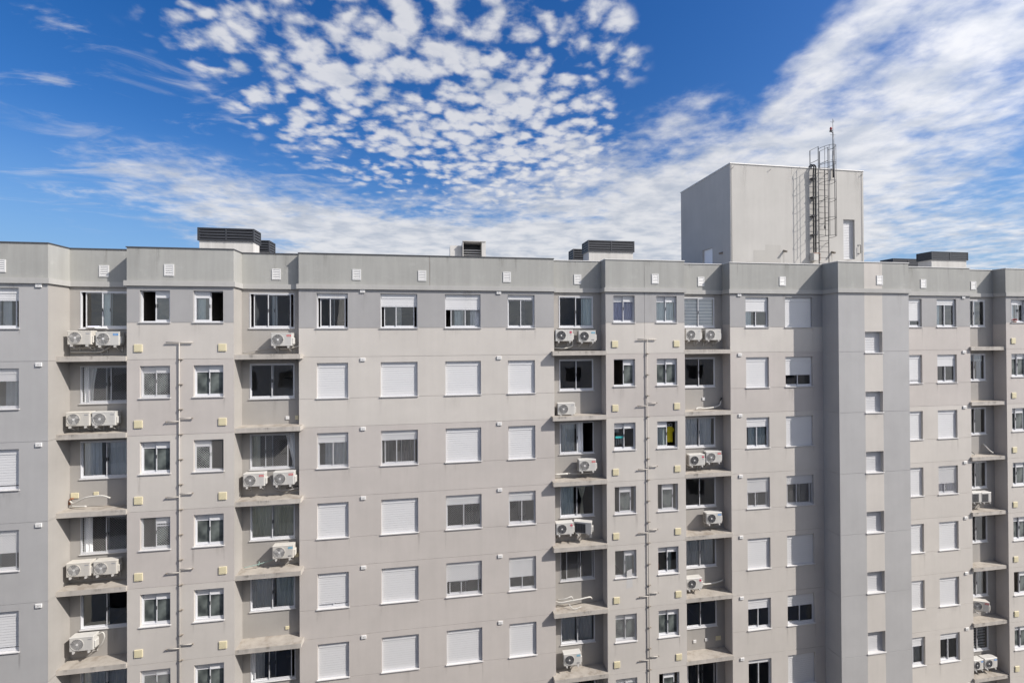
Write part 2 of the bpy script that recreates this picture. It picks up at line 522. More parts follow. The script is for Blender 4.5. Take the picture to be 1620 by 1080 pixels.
CLEAR = {('D', 2), ('D', 0), ('D', 4), ('B', 0), ('H', 0)}
def put(bay, kind, x0, x1, k, **kw):
    z1 = row_z(k)
    z0 = z1-(1.405 if kind != 'bath' else 1.185)
    if kind == 'recess': z0 = z1-1.40
    if kind == 'bath' and (bay, k) not in CLEAR: kw['frost'] = True
    if k == 0 and kind == 'bath': z1 -= .0
    HOLES[bay].append((x0, x1, z0-(.027 if kind != 'recess' else 0), z1, .19 if kind != 'recess' else .08))
    window(kind, x0, x1, z0, z1, Y[bay], **kw)

cl = 'closed'
W, CR, GR, DK, LI, TE = 'curtain_white', 'curtain_cream', 'curtain_grey', 'curtain_dark', 'curtain_lilac', 'curtain_teal'
FULL = dict(s=1.0)
# far left bay
for k, kw in enumerate([dict(s=.30, leaf='three', curtains=[(.55, .75, GR)]), dict(s=.30, net=True, leaf='closed', curtains=[(.6, 1, GR)]), dict(s=1, gap=True), dict(s=.56, net=True, leaf='three'), dict(s=1, gap=True), dict(s=1.0), dict(s=1.0)]):
    put('A', 'roller', -15.88, -14.41, k, **kw)
# leftmost recess
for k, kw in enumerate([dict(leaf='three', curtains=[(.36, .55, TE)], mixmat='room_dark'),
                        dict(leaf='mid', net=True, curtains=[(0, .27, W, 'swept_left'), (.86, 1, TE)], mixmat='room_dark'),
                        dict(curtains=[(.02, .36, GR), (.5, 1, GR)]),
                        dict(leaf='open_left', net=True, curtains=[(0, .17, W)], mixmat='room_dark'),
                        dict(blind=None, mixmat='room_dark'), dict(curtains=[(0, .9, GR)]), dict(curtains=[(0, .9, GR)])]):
    put('R1', 'recess', -13.17, -11.40, k, **kw)
# bay with the gas pipe on the left
for k, kw in enumerate([dict(leaf='open_left', mixmat='room_dark'), dict(net=True, blind=('blind_white', .38)), dict(blind=('blind_white', .3)), dict(net=True, leaf='open_left', lowbar=True), dict(curtains=[(.55, 1, TE)]), dict(net=True), dict()]):
    put('B', 'bath', -10.864, -9.857, k, **kw)
for k, kw in enumerate([dict(leaf='open_right', curtains=[(0, .3, TE)]), dict(curtains=[(.05, .4, TE)]), dict(leaf='open_right', net=True, curtains=[(.0, .45, TE)]), dict(curtains=[(.0, .5, GR)]), dict(curtains=[(.0, .4, TE)]), dict(), dict()]):
    put('B', 'bath', -9.06, -8.03, k, **kw)
# second recess
for k, kw in enumerate([dict(leaf='three', curtains=[(.48, .6, GR)]), dict(), dict(leaf='three_left', net=True, curtains=[(.0, .19, CR), (.78, 1, W, 'swept_right')], mixmat='room_dark'),
                        dict(curtains=[(0, .48, CR), (.5, 1, CR)]), dict(curtains=[(0, .46, W), (.56, 1, TE)]), dict(leaf='three', curtains=[(.0, .28, W)], mixmat='room_dark'), dict(curtains=[(0, .4, W)])]):
    put('R2', 'recess', -7.37, -5.70, k, **kw)
# the wide shuttered front
N3 = dict(s=.27, net=True)
for (x0, x1), rows in (((-4.79, -3.59), [dict(s=.15, leaf='three'), FULL, dict(s=.27, net=True, leaf='closed', curtains=[(.2, .95, GR)]), FULL, dict(s=1, gap=True), FULL, FULL]),
                       ((-2.315, -.838), [dict(s=.36, leaf='three'), FULL, dict(s=.27, net=True, leaf='three', curtains=[(.5, .8, DK)]), FULL, dict(s=.965), FULL, FULL]),
                       ((.30, 1.785), [dict(s=.44, leaf='mid', curtains=[(.25, .5, TE), (.72, 1, GR)]), FULL, FULL, dict(s=.28, net=True, curtains=[(.5, .95, DK)]), dict(s=.56, net=True, leaf='three'), dict(s=.992, net=True), FULL]),
                       ((2.944, 4.118), [dict(s=.15, curtains=[(.5, .7, DK)]), FULL, FULL, dict(s=.28, net=True), dict(s=.60, net=True), dict(s=.992, net=True), FULL])):
    for k, kw in enumerate(rows): put('C', 'roller', x0, x1, k, **kw)
# third recess
for k, kw in enumerate([dict(curtains=[(.68, 1, TE)], mixmat='room_dark'), dict(mixmat='room_dark'), dict(leaf='open_right', curtains=[(0, .46, W), (.52, .72, W)], mixmat='room_dark'),
                        dict(net=False, curtains=[(0, .42, TE), (.54, .80, CR, 'tied')], mixmat='room_dark', leaf='open_left' if False else 'closed'), dict(net=True, leaf='gap_left', mixmat='room_dark'),
                        dict(curtains=[(0, .42, GR), (.47, .95, GR)]), dict(curtains=[(0, .5, GR)])]):
    put('R3', 'recess', 5.30, 6.87, k, **kw)
# bay with the second gas pipe
for k, kw in enumerate([dict(curtains=[(0, 1, LI)]), dict(leaf='open_left', curtains=[(.55, .9, TE)]), dict(), dict(leaf='center', net=True), dict(leaf='open_left', net=True, curtains=[(.5, .9, TE)]), dict(net=True, curtains=[(.5, 1, GR)]), dict(net=True)]):
    put('D', 'bath', 7.616, 8.606, k, **kw)
for k, kw in enumerate([dict(curtains=[(0, 1, TE)]), dict(curtains=[(.5, .8, TE)]), dict(leaf='open_right', curtains=[(0, .5, TE)], mixmat='room_dark'), dict(leaf='center', net=True), dict(curtains=[(.5, .75, TE)]), dict(), dict(leaf='center')]):
    put('D', 'bath', 9.631, 10.606, k, **kw)
# fourth recess
for k, kw in enumerate([dict(blind=('striped', 1)), dict(mixmat='room_dark'), dict(curtains=[(0, .47, W), (.5, .95, GR)]), dict(net=False), dict(curtains=[(0, .5, GR), (.5, .97, GR)]), dict(), dict(leaf='three', curtains=[(.2, .5, DK), (.05, .12, W)])]):
    put('R4', 'recess', 11.28, 12.885, k, **kw)
# plain front beside the stair tower
for k, kw in enumerate([dict(s=.46, curtains=[(0, .35, TE)]), FULL, dict(s=.30, curtains=[(.15, .5, TE), (.55, 1, TE)]), dict(s=.48, net=True, leaf='three'), FULL, dict(s=.33), dict(s=.12)]):
    put('E', 'roller', 14.10, 15.28, k, **kw)
for k, kw in enumerate([FULL, dict(s=.60, mixmat='room_dark'), FULL, dict(s=.28, net=True, leaf='three', mixmat='room_dark'), FULL, dict(s=.38, mixmat='room_dark'), FULL]):
    put('E', 'roller', 16.15, 17.60, k, **kw)
# right hand front
for k, kw in enumerate([dict(s=.76), dict(s=1, gap=True), FULL, FULL, FULL, dict(s=.995), dict(s=.33, curtains=[(0, 1, GR)])]):
    put('G', 'roller', 22.66, 23.88, k, **kw)
for k, kw in enumerate([dict(s=.20, curtains=[(0, .4, TE)]), dict(s=.40), FULL, dict(s=.62, net=True, leaf='three', curtains=[(0, 1, LI)]), FULL, FULL, dict(s=.21)]):
    put('G', 'roller', 24.775, 25.95, k, **kw)
# rightmost recess
for k, kw in enumerate([dict(net=False, curtains=[(.52, .7, GR)], mixmat='room_dark'), dict(blind=('blind_white', .25), curtains=[(.75, .95, GR)], mixmat='room_dark'), dict(), dict(curtains=[(.5, .8, DK)]), dict(net=False), dict(curtains=[(.4, .85, W)]), dict(blind=('striped_grey', 1))]):
    put('R5', 'recess', 26.92, 28.29, k, **kw)
# far right bay
for k, kw in enumerate([dict(leaf='gap_left', curtains=[(.2, .5, TE)]), dict(curtains=[(0, .45, TE)]), dict(leaf='three_left', curtains=[(0, .4, TE)]), dict(leaf='three_left', curtains=[(0, .3, TE)]), dict(curtains=[(0, .5, TE)]), dict(leaf='open_left'), dict(curtains=[(0, 1, TE)])]):
    put('H', 'bath', 29.145, 30.15, k, **kw)
for k in range(6):
    z1 = 26.10-2.73*k if k == 0 else 23.365-2.8*(k-1)
    z1 = 26.13-2.78*k
    stair_window(19.545, 20.49, z1-.97, z1, Y['F'])
    HOLES['F'].append((19.545, 20.49, z1-1.01, z1, .28))

# ------------------------------------------------------------------ walls
GV = .014
def wall(bay, x0, x1, bands, grooves, holes, y, vgroove=()):
    mb = MB()
    xs = {x0, x1}; zs = {BOT, CB}
    for a, b_, c, d, e in holes: xs |= {a, b_}; zs |= {c, d}
    for g in grooves: zs |= {g, g+GV}
    for g in vgroove: xs |= {g, g+GV}
    for bnd in bands:
        zs |= {bnd[0], bnd[1]}
        if len(bnd) > 3: xs |= {bnd[3], bnd[4]}
    xs = sorted(x for x in xs if x0-1e-6 <= x <= x1+1e-6); zs = sorted(z for z in zs if BOT-1e-6 <= z <= CB+1e-6)
    def matof(x, z):
        m = bands[0][2]
        for bnd in bands:
            if bnd[0] <= z <= bnd[1] and (len(bnd) == 3 or bnd[3] <= x <= bnd[4]): m = bnd[2]
        return m
    for i in range(len(xs)-1):
        for j in range(len(zs)-1):
            xa, xb, za, zb = xs[i], xs[i+1], zs[j], zs[j+1]
            if xb-xa < 1e-5 or zb-za < 1e-5: continue
            xc, zc = (xa+xb)/2, (za+zb)/2
            if any(a < xc < b_ and c < zc < d for a, b_, c, d, e in holes): continue
            isg = any(g < zc < g+GV for g in grooves); isv = any(g < xc < g+GV for g in vgroove)
            yy = y+(.012 if isg or isv else 0); m = matof(xc, zc)
            mb.quad((xa, yy, za), (xb, yy, za), (xb, yy, zb), (xa, yy, zb), m)
            if isg:
                mb.quad((xa, y, zb), (xb, y, zb), (xb, yy, zb), (xa, yy, zb), m)
                mb.quad((xa, yy, za), (xb, yy, za), (xb, y, za), (xa, y, za), m)
            elif isv:
                mb.quad((xa, y, za), (xa, y, zb), (xa, yy, zb), (xa, yy, za), m)
                mb.quad((xb, yy, za), (xb, yy, zb), (xb, y, zb), (xb, y, za), m)
    for a, b_, c, d, e in holes:
        m = matof((a+b_)/2, (c+d)/2); yb = y+e
        mb.quad((a, y, c), (a, y, d), (a, yb, d), (a, yb, c), m)
        mb.quad((b_, yb, c), (b_, yb, d), (b_, y, d), (b_, y, c), m)
        mb.quad((a, yb, d), (a, y, d), (b_, y, d), (b_, yb, d), m)
        mb.quad((a, y, c), (a, yb, c), (b_, yb, c), (b_, y, c), m)
    return mb

def fl(k): return J0-FH*k
def storeys(top_z, seq, band='paint_band'):
    out = [(BOT, CB, seq[-1]), (top_z, CB, band), (fl(0), top_z, seq[0])]
    for k in range(1, len(seq)): out.append((fl(k), fl(k-1), seq[k]))
    return out
Lt, Md, Pl = 'paint_light', 'paint_mid', 'paint_pale'
BANDS = {
    'A': [(BOT, CB, 'paint_bluegrey')],
    'B': storeys(26.57, [Pl, Md, Pl, Md, Pl, Pl]),
    'C': storeys(26.37, [Lt, Lt, Md, Md, Md, Md, Md]),
    'D': storeys(26.57, [Lt, Md, Lt, Pl, Lt, Pl]),
    'E': storeys(26.37, [Lt, Md, Pl, Pl, Pl]),
    'F': [(BOT, CB, 'paint_tower_grey'), (BOT, CB, 'paint_light', 19.53, 20.505)],
    'G': storeys(26.37, [Md, Md, Lt, Pl, Lt]),
    'H': storeys(26.57, [Md, Md, Pl, Pl]),
}
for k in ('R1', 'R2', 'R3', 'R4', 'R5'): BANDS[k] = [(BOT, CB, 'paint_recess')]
ydict = {n: Y[n] for n, a, b_ in EDGE}
floors = [fl(k) for k in range(0, 9)]
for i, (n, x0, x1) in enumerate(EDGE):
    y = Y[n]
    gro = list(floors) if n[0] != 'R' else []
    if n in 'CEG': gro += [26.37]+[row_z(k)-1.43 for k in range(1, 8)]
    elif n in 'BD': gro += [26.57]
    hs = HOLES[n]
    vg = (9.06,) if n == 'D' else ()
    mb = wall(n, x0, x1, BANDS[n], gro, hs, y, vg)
    # the returns down the sides of a projecting bay
    side_m = {'A': 'paint_recess', 'B': 'paint_recess', 'F': 'paint_tower_grey'}.get(n, Md if n in 'CDEGH' else None)  # returns of A and B painted darker to offset the direct sun on them
    for xx, j in ((x0, i-1), (x1, i+1)):
        if 0 <= j < len(EDGE):
            yo = Y[EDGE[j][0]]
            if yo > y+.01:
                cuts = [BOT]+sorted(floors)+[CB]
                for za, zb in zip(cuts, cuts[1:]):
                    za2 = za+GV if za in floors else za
                    m = side_m
                    if n in 'DE' : m = 'paint_mid'
                    if n in 'DEH' and za >= 25.1: 
                        mb.quad((xx, y, 26.5), (xx, yo, 26.5), (xx, yo, zb), (xx, y, zb), 'paint_band'); zb = 26.5
                    mb.quad((xx, y, za2), (xx, yo, za2), (xx, yo, zb), (xx, y, zb), m)
                    if za in floors:
                        xi = xx+(.01 if xx == x0 else -.01)
                        mb.quad((xi, y+.01, za), (xi, yo, za), (xi, yo, za2), (xi, y+.01, za2), m)
    sr = random.Random(i*17+3)
    for a, b_, c, d, e in hs:
        if n[0] == 'R': 
            if sr.random() < .6: mb.stain(a+sr.random()*(b_-a), .1+.3*sr.random(), c-.05, .3+.5*sr.random(), y, .10+.14*sr.random())
            continue
        for xx in (a-.02, b_+.02):
            if sr.random() < .8: mb.stain(xx, .07+.08*sr.random(), c-.01, .25+.8*sr.random(), y, .08+.22*sr.random())
        if sr.random() < .5: mb.stain(a+(b_-a)*sr.random(), .15+.5*sr.random(), c-.01, .3+.6*sr.random(), y, .04+.12*sr.random())
    for q in range(int((x1-x0)*.9)):
        mb.stain(x0+.1+(x1-x0-.2)*sr.random(), .12+.5*sr.random(), CB-.002, .3+1.1*sr.random(), y, .03+.14*sr.random())
    mb.build('wall', building)

# parapet, cornice, coping
outline = []
for i, (n, x0, x1) in enumerate(EDGE):
    outline += [(x0, Y[n]), (x1, Y[n])]
def offset_line(off):
    """the stepped front line pushed out by off (towards -Y and outwards at each projecting corner)"""
    out = []
    for i, (n, x0, x1) in enumerate(EDGE):
        y = Y[n]; a, b_ = x0, x1
        if i > 0: a = x0-off if Y[EDGE[i-1][0]] > y else x0+off
        if i < len(EDGE)-1: b_ = x1+off if Y[EDGE[i+1][0]] > y else x1-off
        out += [(a, y-off), (b_, y-off)]
    return out
for i, (n, x0, x1) in enumerate(EDGE):
    pm = MB(); y = Y[n]
    strip = [(x0, x1, 'paint_parapet')]
    if n == 'F': strip = [(x0, 19.53, 'paint_parapet'), (19.53, 20.505, 'paint_pale'), (20.505, x1, 'paint_parapet')]
    if n == 'C': strip = [(x0, -.33, 'paint_parapet'), (-.315, x1, 'paint_parapet')]; pm.quad((-.33, y+.01, CT), (-.315, y+.01, CT), (-.315, y+.01, TOP), (-.33, y+.01, TOP), 'rust')
    if n == 'D': strip = [(x0, 9.06, 'paint_parapet'), (9.072, x1, 'paint_parapet')]; pm.quad((9.06, y+.01, CT), (9.072, y+.01, CT), (9.072, y+.01, TOP), (9.06, y+.01, TOP), 'paint_recess')
    for a, b_, m in strip:
        pm.quad((a, y, CT), (b_, y, CT), (b_, y, TOP), (a, y, TOP), m)
    for xx, j in ((x0, i-1), (x1, i+1)):
        if 0 <= j < len(EDGE) and Y[EDGE[j][0]] > y+.01:
            pm.quad((xx, y, CT), (xx, Y[EDGE[j][0]], CT), (xx, Y[EDGE[j][0]], TOP), (xx, y, TOP), 'paint_parapet')
    pm.quad((x0, y+.18, 28.9), (x1, y+.18, 28.9), (x1, y+.18, TOP), (x0, y+.18, TOP), 'paint_parapet')
    sr = random.Random(i*29+5)
    for q in range(int((x1-x0)*1.6)):
        pm.stain(x0+.12+(x1-x0-.24)*sr.random(), .06+.4*sr.random()**2, TOP-.002, .25+.9*sr.random(), y, .05+.24*sr.random()**2)
    pm.build('parapet', building)
def moulding(name, za, zb, o_out, o_in, mats):
    mo = MB(); lo = offset_line(o_out); li = offset_line(o_in)
    for k in range(len(lo)-1):
        (xa, ya), (xb, yb) = lo[k], lo[k+1]; (xc, yc), (xd, yd) = li[k], li[k+1]
        m = mats(xa)
        mo.quad((xa, ya, za), (xb, yb, za), (xb, yb, zb), (xa, ya, zb), m)
        mo.quad((xa, ya, zb), (xb, yb, zb), (xd, yd, zb), (xc, yc, zb), m)
        mo.quad((xc, yc, za), (xd, yd, za), (xb, yb, za), (xa, ya, za), m)
        mo.quad((xd, yd, za), (xc, yc, za), (xc, yc, zb), (xd, yd, zb), m)
    return mo.build(name, building)
moulding('cornice', CB, CT, .07, -.02, lambda x: 'cornice_paint')
moulding('coping', TOP, TOP+.035, .025, -.22, lambda x: 'flashing_dark' if x < 4.9 else 'flashing_pale')
# body: roof, ends, back
rf = MB()
for n, x0, x1 in EDGE: rf.quad((x0, Y[n]+.18, 28.9), (x1, Y[n]+.18, 28.9), (x1, YB, 28.9), (x0, YB, 28.9), 'roof_membrane')
rf.build('roof', building)
bk = MB()
bk.quad((XR, YB, BOT), (XL, YB, BOT), (XL, YB, TOP), (XR, YB, TOP), 'paint_mid')
bk.quad((XL, YB, BOT), (XL, Y['A'], BOT), (XL, Y['A'], TOP), (XL, YB, TOP), 'paint_mid')
bk.quad((XR, Y['H'], BOT), (XR, YB, BOT), (XR, YB, TOP), (XR, Y['H'], TOP), 'paint_mid')
bk.build('back_wall', building)

# ledges that carry the air conditioners
LED = {'R1': (18.82, -13.524, -11.29), 'R2': (18.92, -7.662, -5.30), 'R3': (19.06, 4.84, 7.255), 'R4': (19.17, 10.94, 13.301), 'R5': (19.24, 26.72, 28.826)}
for n, (yf, xa, xb) in LED.items():
    for k in range(7):
        z0, z1 = 25.165-FH*k, 25.345-FH*k
        lm = MB()
        idx = [e[0] for e in EDGE].index(n)
        x0, x1 = EDGE[idx][1], EDGE[idx][2]
        lm.box(x0+.002, x1-.002, yf, Y[n]-.002, z0, z1, 'ledge_side', 'ledge_dust')
        yl, yr = Y[EDGE[idx-1][0]], Y[EDGE[idx+1][0]]
        # lugs lapping over the neighbouring front where the ledge stands proud of it
        if xa < x0-.01: lm.box(xa, x0+.002, yf, min(yl, Y[n])-.002, z0, z1, 'ledge_side', 'ledge_dust')
        if xb > x1+.01: lm.box(x1-.002, xb, yf, yr-.002, z0, z1, 'ledge_side', 'ledge_dust')
        sr = random.Random(k*7+idx)
        for q in range(5):
            lm.stain(x0+.1+(x1-x0-.2)*sr.random(), .08+.3*sr.random(), z1-.001, .12+.055*sr.random(), yf, .15+.3*sr.random())
        lm.build('ledge', building)

# small fixtures of the fronts
def parapet_vent(x, y, w=.33, z0=28.31, z1=28.745):
    m = MB(); a, b_ = x-w/2, x+w/2
    m.box(a, a+.045, y-.022, y-.002, z0, z1, 'box_white'); m.box(b_-.045, b_, y-.022, y-.002, z0, z1, 'box_white')
    m.box(a+.045, b_-.045, y-.022, y-.002, z0, z0+.045, 'box_white'); m.box(a+.045, b_-.045, y-.022, y-.002, z1-.045, z1, 'box_white')
    m.box(a+.045, b_-.045, y-.006, y-.002, z0+.045, z1-.045, 'ac_grille_pale')
    n = 5; st = (z1-z0-.09)/n
    for i in range(n):
        z = z0+.045+i*st
        m.quad((a+.045, y-.024, z+.01), (b_-.045, y-.024, z+.01), (b_-.045, y-.007, z+st*.9), (a+.045, y-.007, z+st*.9), 'box_white')
    m.build('parapet_vent', building, (x, y, z0))
for x, n in ((-14.96, 'A'), (-12.385, 'R1'), (-9.876, 'B'), (-6.375, 'R2'), (-3.24, 'C'), (-.632, 'C'), (2.92, 'C'), (6.167, 'R3'), (9.58, 'D'), (12.217, 'R4'), (16.025, 'E'), (20.36, 'F'), (23.98, 'G'), (27.6, 'R5'), (31.5, 'H')):
    parapet_vent(x, Y[n])
proto = None
for n, x in (('B', -10.907), ('B', -8.057), ('D', 7.664), ('D', 10.575), ('H', 29.255)):
    for k in range(7):
        z0 = 25.49-FH*k
        if proto is None:
            m = MB(); y = Y[n]
            m.rbox(x-.14, x+.14, y-.035, y-.001, z0, z0+.285, 'box_yellow', .008, 1)
            m.box(x-.10, x+.10, y-.038, y-.034, z0+.04, z0+.245, 'box_yellow')
            proto = m.build('vent_cover', building, (x, y, z0))
        else:
            o = proto.copy(); col.objects.link(o); o.parent = building
            o.location = Vector((x, Y[n], z0))-building.location
proto = None
for n, x in (('A', -13.795), ('C', -3.015), ('C', 2.56), ('E', 13.77), ('G', 26.37)):
    for k in range(-1, 7):
        z0 = 25.02-FH*k-(0 if k >= 0 else .06)
        if z0 > 27.9: continue
        if k == -1: z0 = 27.79
        if proto is None:
            m = MB(); y = Y[n]
            m.rbox(x-.1, x+.1, y-.04, y-.001, z0, z0+.14, 'box_white', .01, 1)
            m.box(x-.02, x+.02, y-.043, y-.039, z0+.05, z0+.09, 'ac_grille_pale')
            proto = m.build('wall_vent', building, (x, y, z0))
        else:
            o = proto.copy(); col.objects.link(o); o.parent = building; o.location = Vector((x, Y[n], z0))-building.location
# outlet plates low in the recesses
def plate(x, y, z, w, h, m='box_yellow'):
    b = MB(); b.rbox(x-w/2, x+w/2, y-.03, y-.001, z, z+h, m, .006, 1); b.build('outlet_plate', building, (x, y, z))
for x, n, z, w, h, m in ((-13.35, 'R1', 20.07, .26, .2, 'box_yellow'), (-12.65, 'R1', 20.15, .16, .12, 'box_yellow'), (-5.97, 'R2', 22.72, .14, .13, 'box_white'), (-5.62, 'R2', 22.70, .12, .17, 'box_yellow'), (-5.64, 'R2', 17.2, .16, .17, 'box_yellow'), (-6.0, 'R2', 14.35, .14, .13, 'box_yellow'),
                    (12.3, 'R4', 22.95, .15, .14, 'box_white'), (11.75, 'R4', 11.68, .15, .14, 'box_white'), (12.35, 'R4', 11.7, .15, .14, 'box_white'), (12.95, 'R4', 11.68, .26, .2, 'box_yellow'), (6.7, 'R3', 17.0, .12, .12, 'box_white')):
    plate(x, Y[n], z, w, h, m)
# repainted patches
for x0, x1, z0, z1, n, m in ((8.13, 8.42, 14.9, 15.75, 'D', 'paint_patch'), (-.6, .9, 23.1, 23.4, 'C', 'paint_pale')):
    if n == 'C': continue
    b = MB(); b.quad((x0, Y[n]-.003, z0), (x1, Y[n]-.003, z0+.05), (x1-.03, Y[n]-.003, z1), (x0+.02, Y[n]-.003, z1-.08), m); b.build('paint_patch', building)

# ------------------------------------------------------------------ gas pipes on the fronts
def gas_pipe(x, y, label):
    root = empty('gas_pipe', (x, y, 8.0), label, 'pipe', 'gas pipes running down the fronts')
    m = MB(); yc = y-.055
    m.tube([(x, yc, 6.0), (x, yc, 25.84)], .020, 'pipe_painted', 8)
    m.tube([(x-.45, yc, 25.84), (x+.45, yc, 25.84)], .022, 'pipe_painted', 8)
    m.build('riser', root, (x, y, 8.0))
    for k in range(1, 7):
        for sx, dz in ((-1, .0), (1, .11)):
            b = MB(); z = 25.7-FH*k+dz
            b.tube([(x, yc, z), (x+sx*.42, yc, z)], .019, 'pipe_painted', 8)
            b.tube([(x+sx*.42, yc, z), (x+sx*.46, yc, z)], .025, 'pipe_joint', 8)
            b.build('branch', root, (x, y, z))
    for k in range(0, 20):
        b = MB(); z = 25.2-.93*k
        b.tube([(x, yc, z-.03), (x, yc, z+.03)], .034, 'pipe_joint', 8)
        b.box(x+.03, x+.10, yc-.01, y-.001, z-.012, z+.012, 'pipe_joint')
        b.build('clamp', root, (x, y, z))
gas_pipe(-9.512, Y['B'], 'beige gas pipe with side branches on the left bay, between two columns of small windows')
gas_pipe(9.148, Y['D'], 'beige gas pipe with side branches on the middle bay, right of the wide shuttered front')

# ------------------------------------------------------------------ air conditioners
def ac_proto(style, badge):
    """a condenser seen from -Y, origin at the middle of its base; returns list of (name, MB)"""
    wd, hh, dp = .78, .54, .30
    body = 'ac_cream' if style == 'old' else 'ac_white'
    c = MB()
    c.rbox(-wd/2, wd/2, -dp/2, dp/2, .03, hh, body, .025, 2)
    c.rbox(-wd/2-.004, wd/2+.004, -dp/2-.004, dp/2+.004, hh-.035, hh+.004, body, .012, 1)
    for i in range(9):      # slots in the left end, their shade painted as dark strips
        z = .09+i*.045
        c.box(-wd/2-.002, -wd/2+.002, -dp/2+.05, dp/2-.05, z, z+.024, 'ac_dark')
    f = -dp/2
    sx = .10                # seam between the fan side and the service side
    c.box(sx+.05, sx+.054, f-.002, f+.001, .05, hh-.05, 'ac_grille_pale')
    if style in ('old', 'strip', 'plain'):
        for i in range(6):
            z = .10+i*.05
            c.box(sx+.085, wd/2-.06, f-.003, f+.001, z, z+.012, 'ac_grille_pale')
    fx, fz, fr = -.13, .285, .205
    parts = [('casing', c)]
    g = MB()
    dark = {'dark': 'ac_dark', 'strip': 'ac_fan', 'plain': 'ac_grille'}.get(style, 'ac_grille')
    g.disc(fx, f+.002, fz, fr, dark, 32, .004)  # dark disc painted in place of the shaded fan recess
    parts.append(('fan_shade_disc', g))
    bl = MB()
    for k in range(3 if style != 'dark' else 5):
        a0 = k*2*math.pi/(3 if style != 'dark' else 5)+.3
        pts = [(fx+.05*math.cos(a0), f-.0035, fz+.05*math.sin(a0))]
        for q in range(6):
            a = a0-.15+q*.17; pts.append((fx+fr*.92*math.cos(a), f-.0035-.002*q/5, fz+fr*.92*math.sin(a)))
        pts.append((fx+.05*math.cos(a0+.8), f-.0035, fz+.05*math.sin(a0+.8)))
        bl.poly(pts, 'ac_fan' if style == 'dark' else ('ac_grille' if style != 'old' else 'ac_grille_pale'))
    parts.append(('fan', bl))
    gr = MB()
    gm = 'ac_grille' if style == 'dark' else 'ac_grille_pale'
    nr = 5 if style != 'rings' else 8
    for k in range(1, nr+1):
        r = fr*(.22+.78*k/nr)
        pts = [(fx+r*math.cos(t*2*math.pi/28), f-.009, fz+r*math.sin(t*2*math.pi/28)) for t in range(29)]
        gr.tube(pts, .0032 if k < nr else .008, gm if k < nr else body, 5, False)
    ns = 18 if style != 'rings' else 8
    for k in range(ns):
        a = k*2*math.pi/ns
        gr.tube([(fx+.045*math.cos(a), f-.008, fz+.045*math.sin(a)), (fx+fr*math.cos(a+.25), f-.009, fz+fr*math.sin(a+.25))], .003, gm, 4, False)
    gr.disc(fx, f-.007, fz, .042 if style != 'dark' else .036, 'box_white', 16, .006)
    parts.append(('fan_grille', gr))
    b = MB()
    bx0, bx1 = sx+.09, sx+.235
    if badge == 'disc':
        b.disc(sx+.19, f+.001, hh-.115, .052, 'badge_magenta', 20, .006)
        b.tube([(sx+.19+.03*math.cos(t), f-.0055, hh-.115+.03*math.sin(t)) for t in [.4+.5*i for i in range(10)]], .004, 'box_white', 4)
        for i in range(2): b.box(sx+.155+i*.04, sx+.185+i*.04, f-.002, f+.001, hh-.235, hh-.20, 'badge_silver')
    elif badge in ('blue', 'teal', 'red'):
        m = {'blue': 'badge_blue', 'teal': 'badge_teal', 'red': 'badge_red'}[badge]
        b.box(bx0, bx1+.02, f-.004, f+.001, hh-.135, hh-.065, m)
        for i in range(4): b.box(bx0+.02+i*.033, bx0+.042+i*.033, f-.0055, f-.004, hh-.112, hh-.088, 'box_white')
        if badge == 'teal':
            for i in range(3): b.box(bx0+.0+i*.045, bx0+.03+i*.045, f-.003, f+.001, .10, .15, 'ink')
    else:
        b.box(bx0+.02, bx1, f-.003, f+.001, hh-.12, hh-.085, 'badge_silver')
    parts.append(('badge', b))
    if style == 'back':     # seen from behind: the dark coil behind its guard
        k = MB(); k.box(-.13, wd/2-.035, dp/2-.002, dp/2+.003, .07, hh-.07, 'ac_dark')
        for i in range(12): k.box(-.13, wd/2-.035, dp/2+.003, dp/2+.007, .09+i*.032, .097+i*.032, 'coil_grey')
        for i in range(5): k.box(-.13+i*.115, -.122+i*.115, dp/2+.007, dp/2+.010, .07, hh-.07, 'coil_grey')
        parts.append(('coil', k))
    v = MB()
    if style == 'back': v.rbox(-wd/2-.05, -wd/2+.002, -dp/2+.03, dp/2-.06, .12, .36, body, .015, 1)
    else: v.rbox(wd/2-.002, wd/2+.055, -dp/2+.03, dp/2-.08, .10, .36, body, .015, 1)
    parts.append(('valve_cover', v))
    for sx_ in (-.25, .25):
        ft = MB(); ft.box(sx_-.035, sx_+.035, -dp/2-.02, dp/2+.02, 0, .03, 'ac_grille_pale')
        parts.append(('foot', ft))
    return parts
PROTO = {}
def ac(label, x, yc, z, style, badge, rot=0.0, hung=0.0, wide=1.0):
    root = empty('air_conditioner', (x, yc, z), label, 'air conditioner', 'outdoor air conditioner units in the recesses')
    root.rotation_euler = (0, 0, R(rot)); root.scale = (wide, 1, 1)
    key = (style, badge)
    if key not in PROTO:
        PROTO[key] = []
        for nm, mb in ac_proto(style, badge):
            o = mb.build(nm); o.parent = root; PROTO[key].append(o)
    else:
        for o0 in PROTO[key]:
            o = o0.copy(); col.objects.link(o); o.parent = root
    if hung:      # two arms under the unit, always square to the wall
        for sx in (-.25, .25):
            if 'bracket' not in PROTO:
                m = MB(); m.box(-.02, .02, -.19, .245, -.035, -.001, 'ac_grille_pale'); m.box(-.02, .02, .245, .266, -.25, -.001, 'ac_grille_pale')
                m.tube([(0, -.10, -.03), (0, .25, -.23)], .012, 'ac_grille_pale', 6)
                o = PROTO['bracket'] = m.build('bracket')
            else:
                o = PROTO['bracket'].copy(); col.objects.link(o)
            o.parent = root
            o.rotation_euler = (0, 0, -R(rot)); c_, s_ = math.cos(R(-rot)), math.sin(R(-rot))
            o.location = (c_*sx*wide/wide, s_*sx, 0) if rot else (sx, 0, 0)
def RW(n): return Y[n]-.27
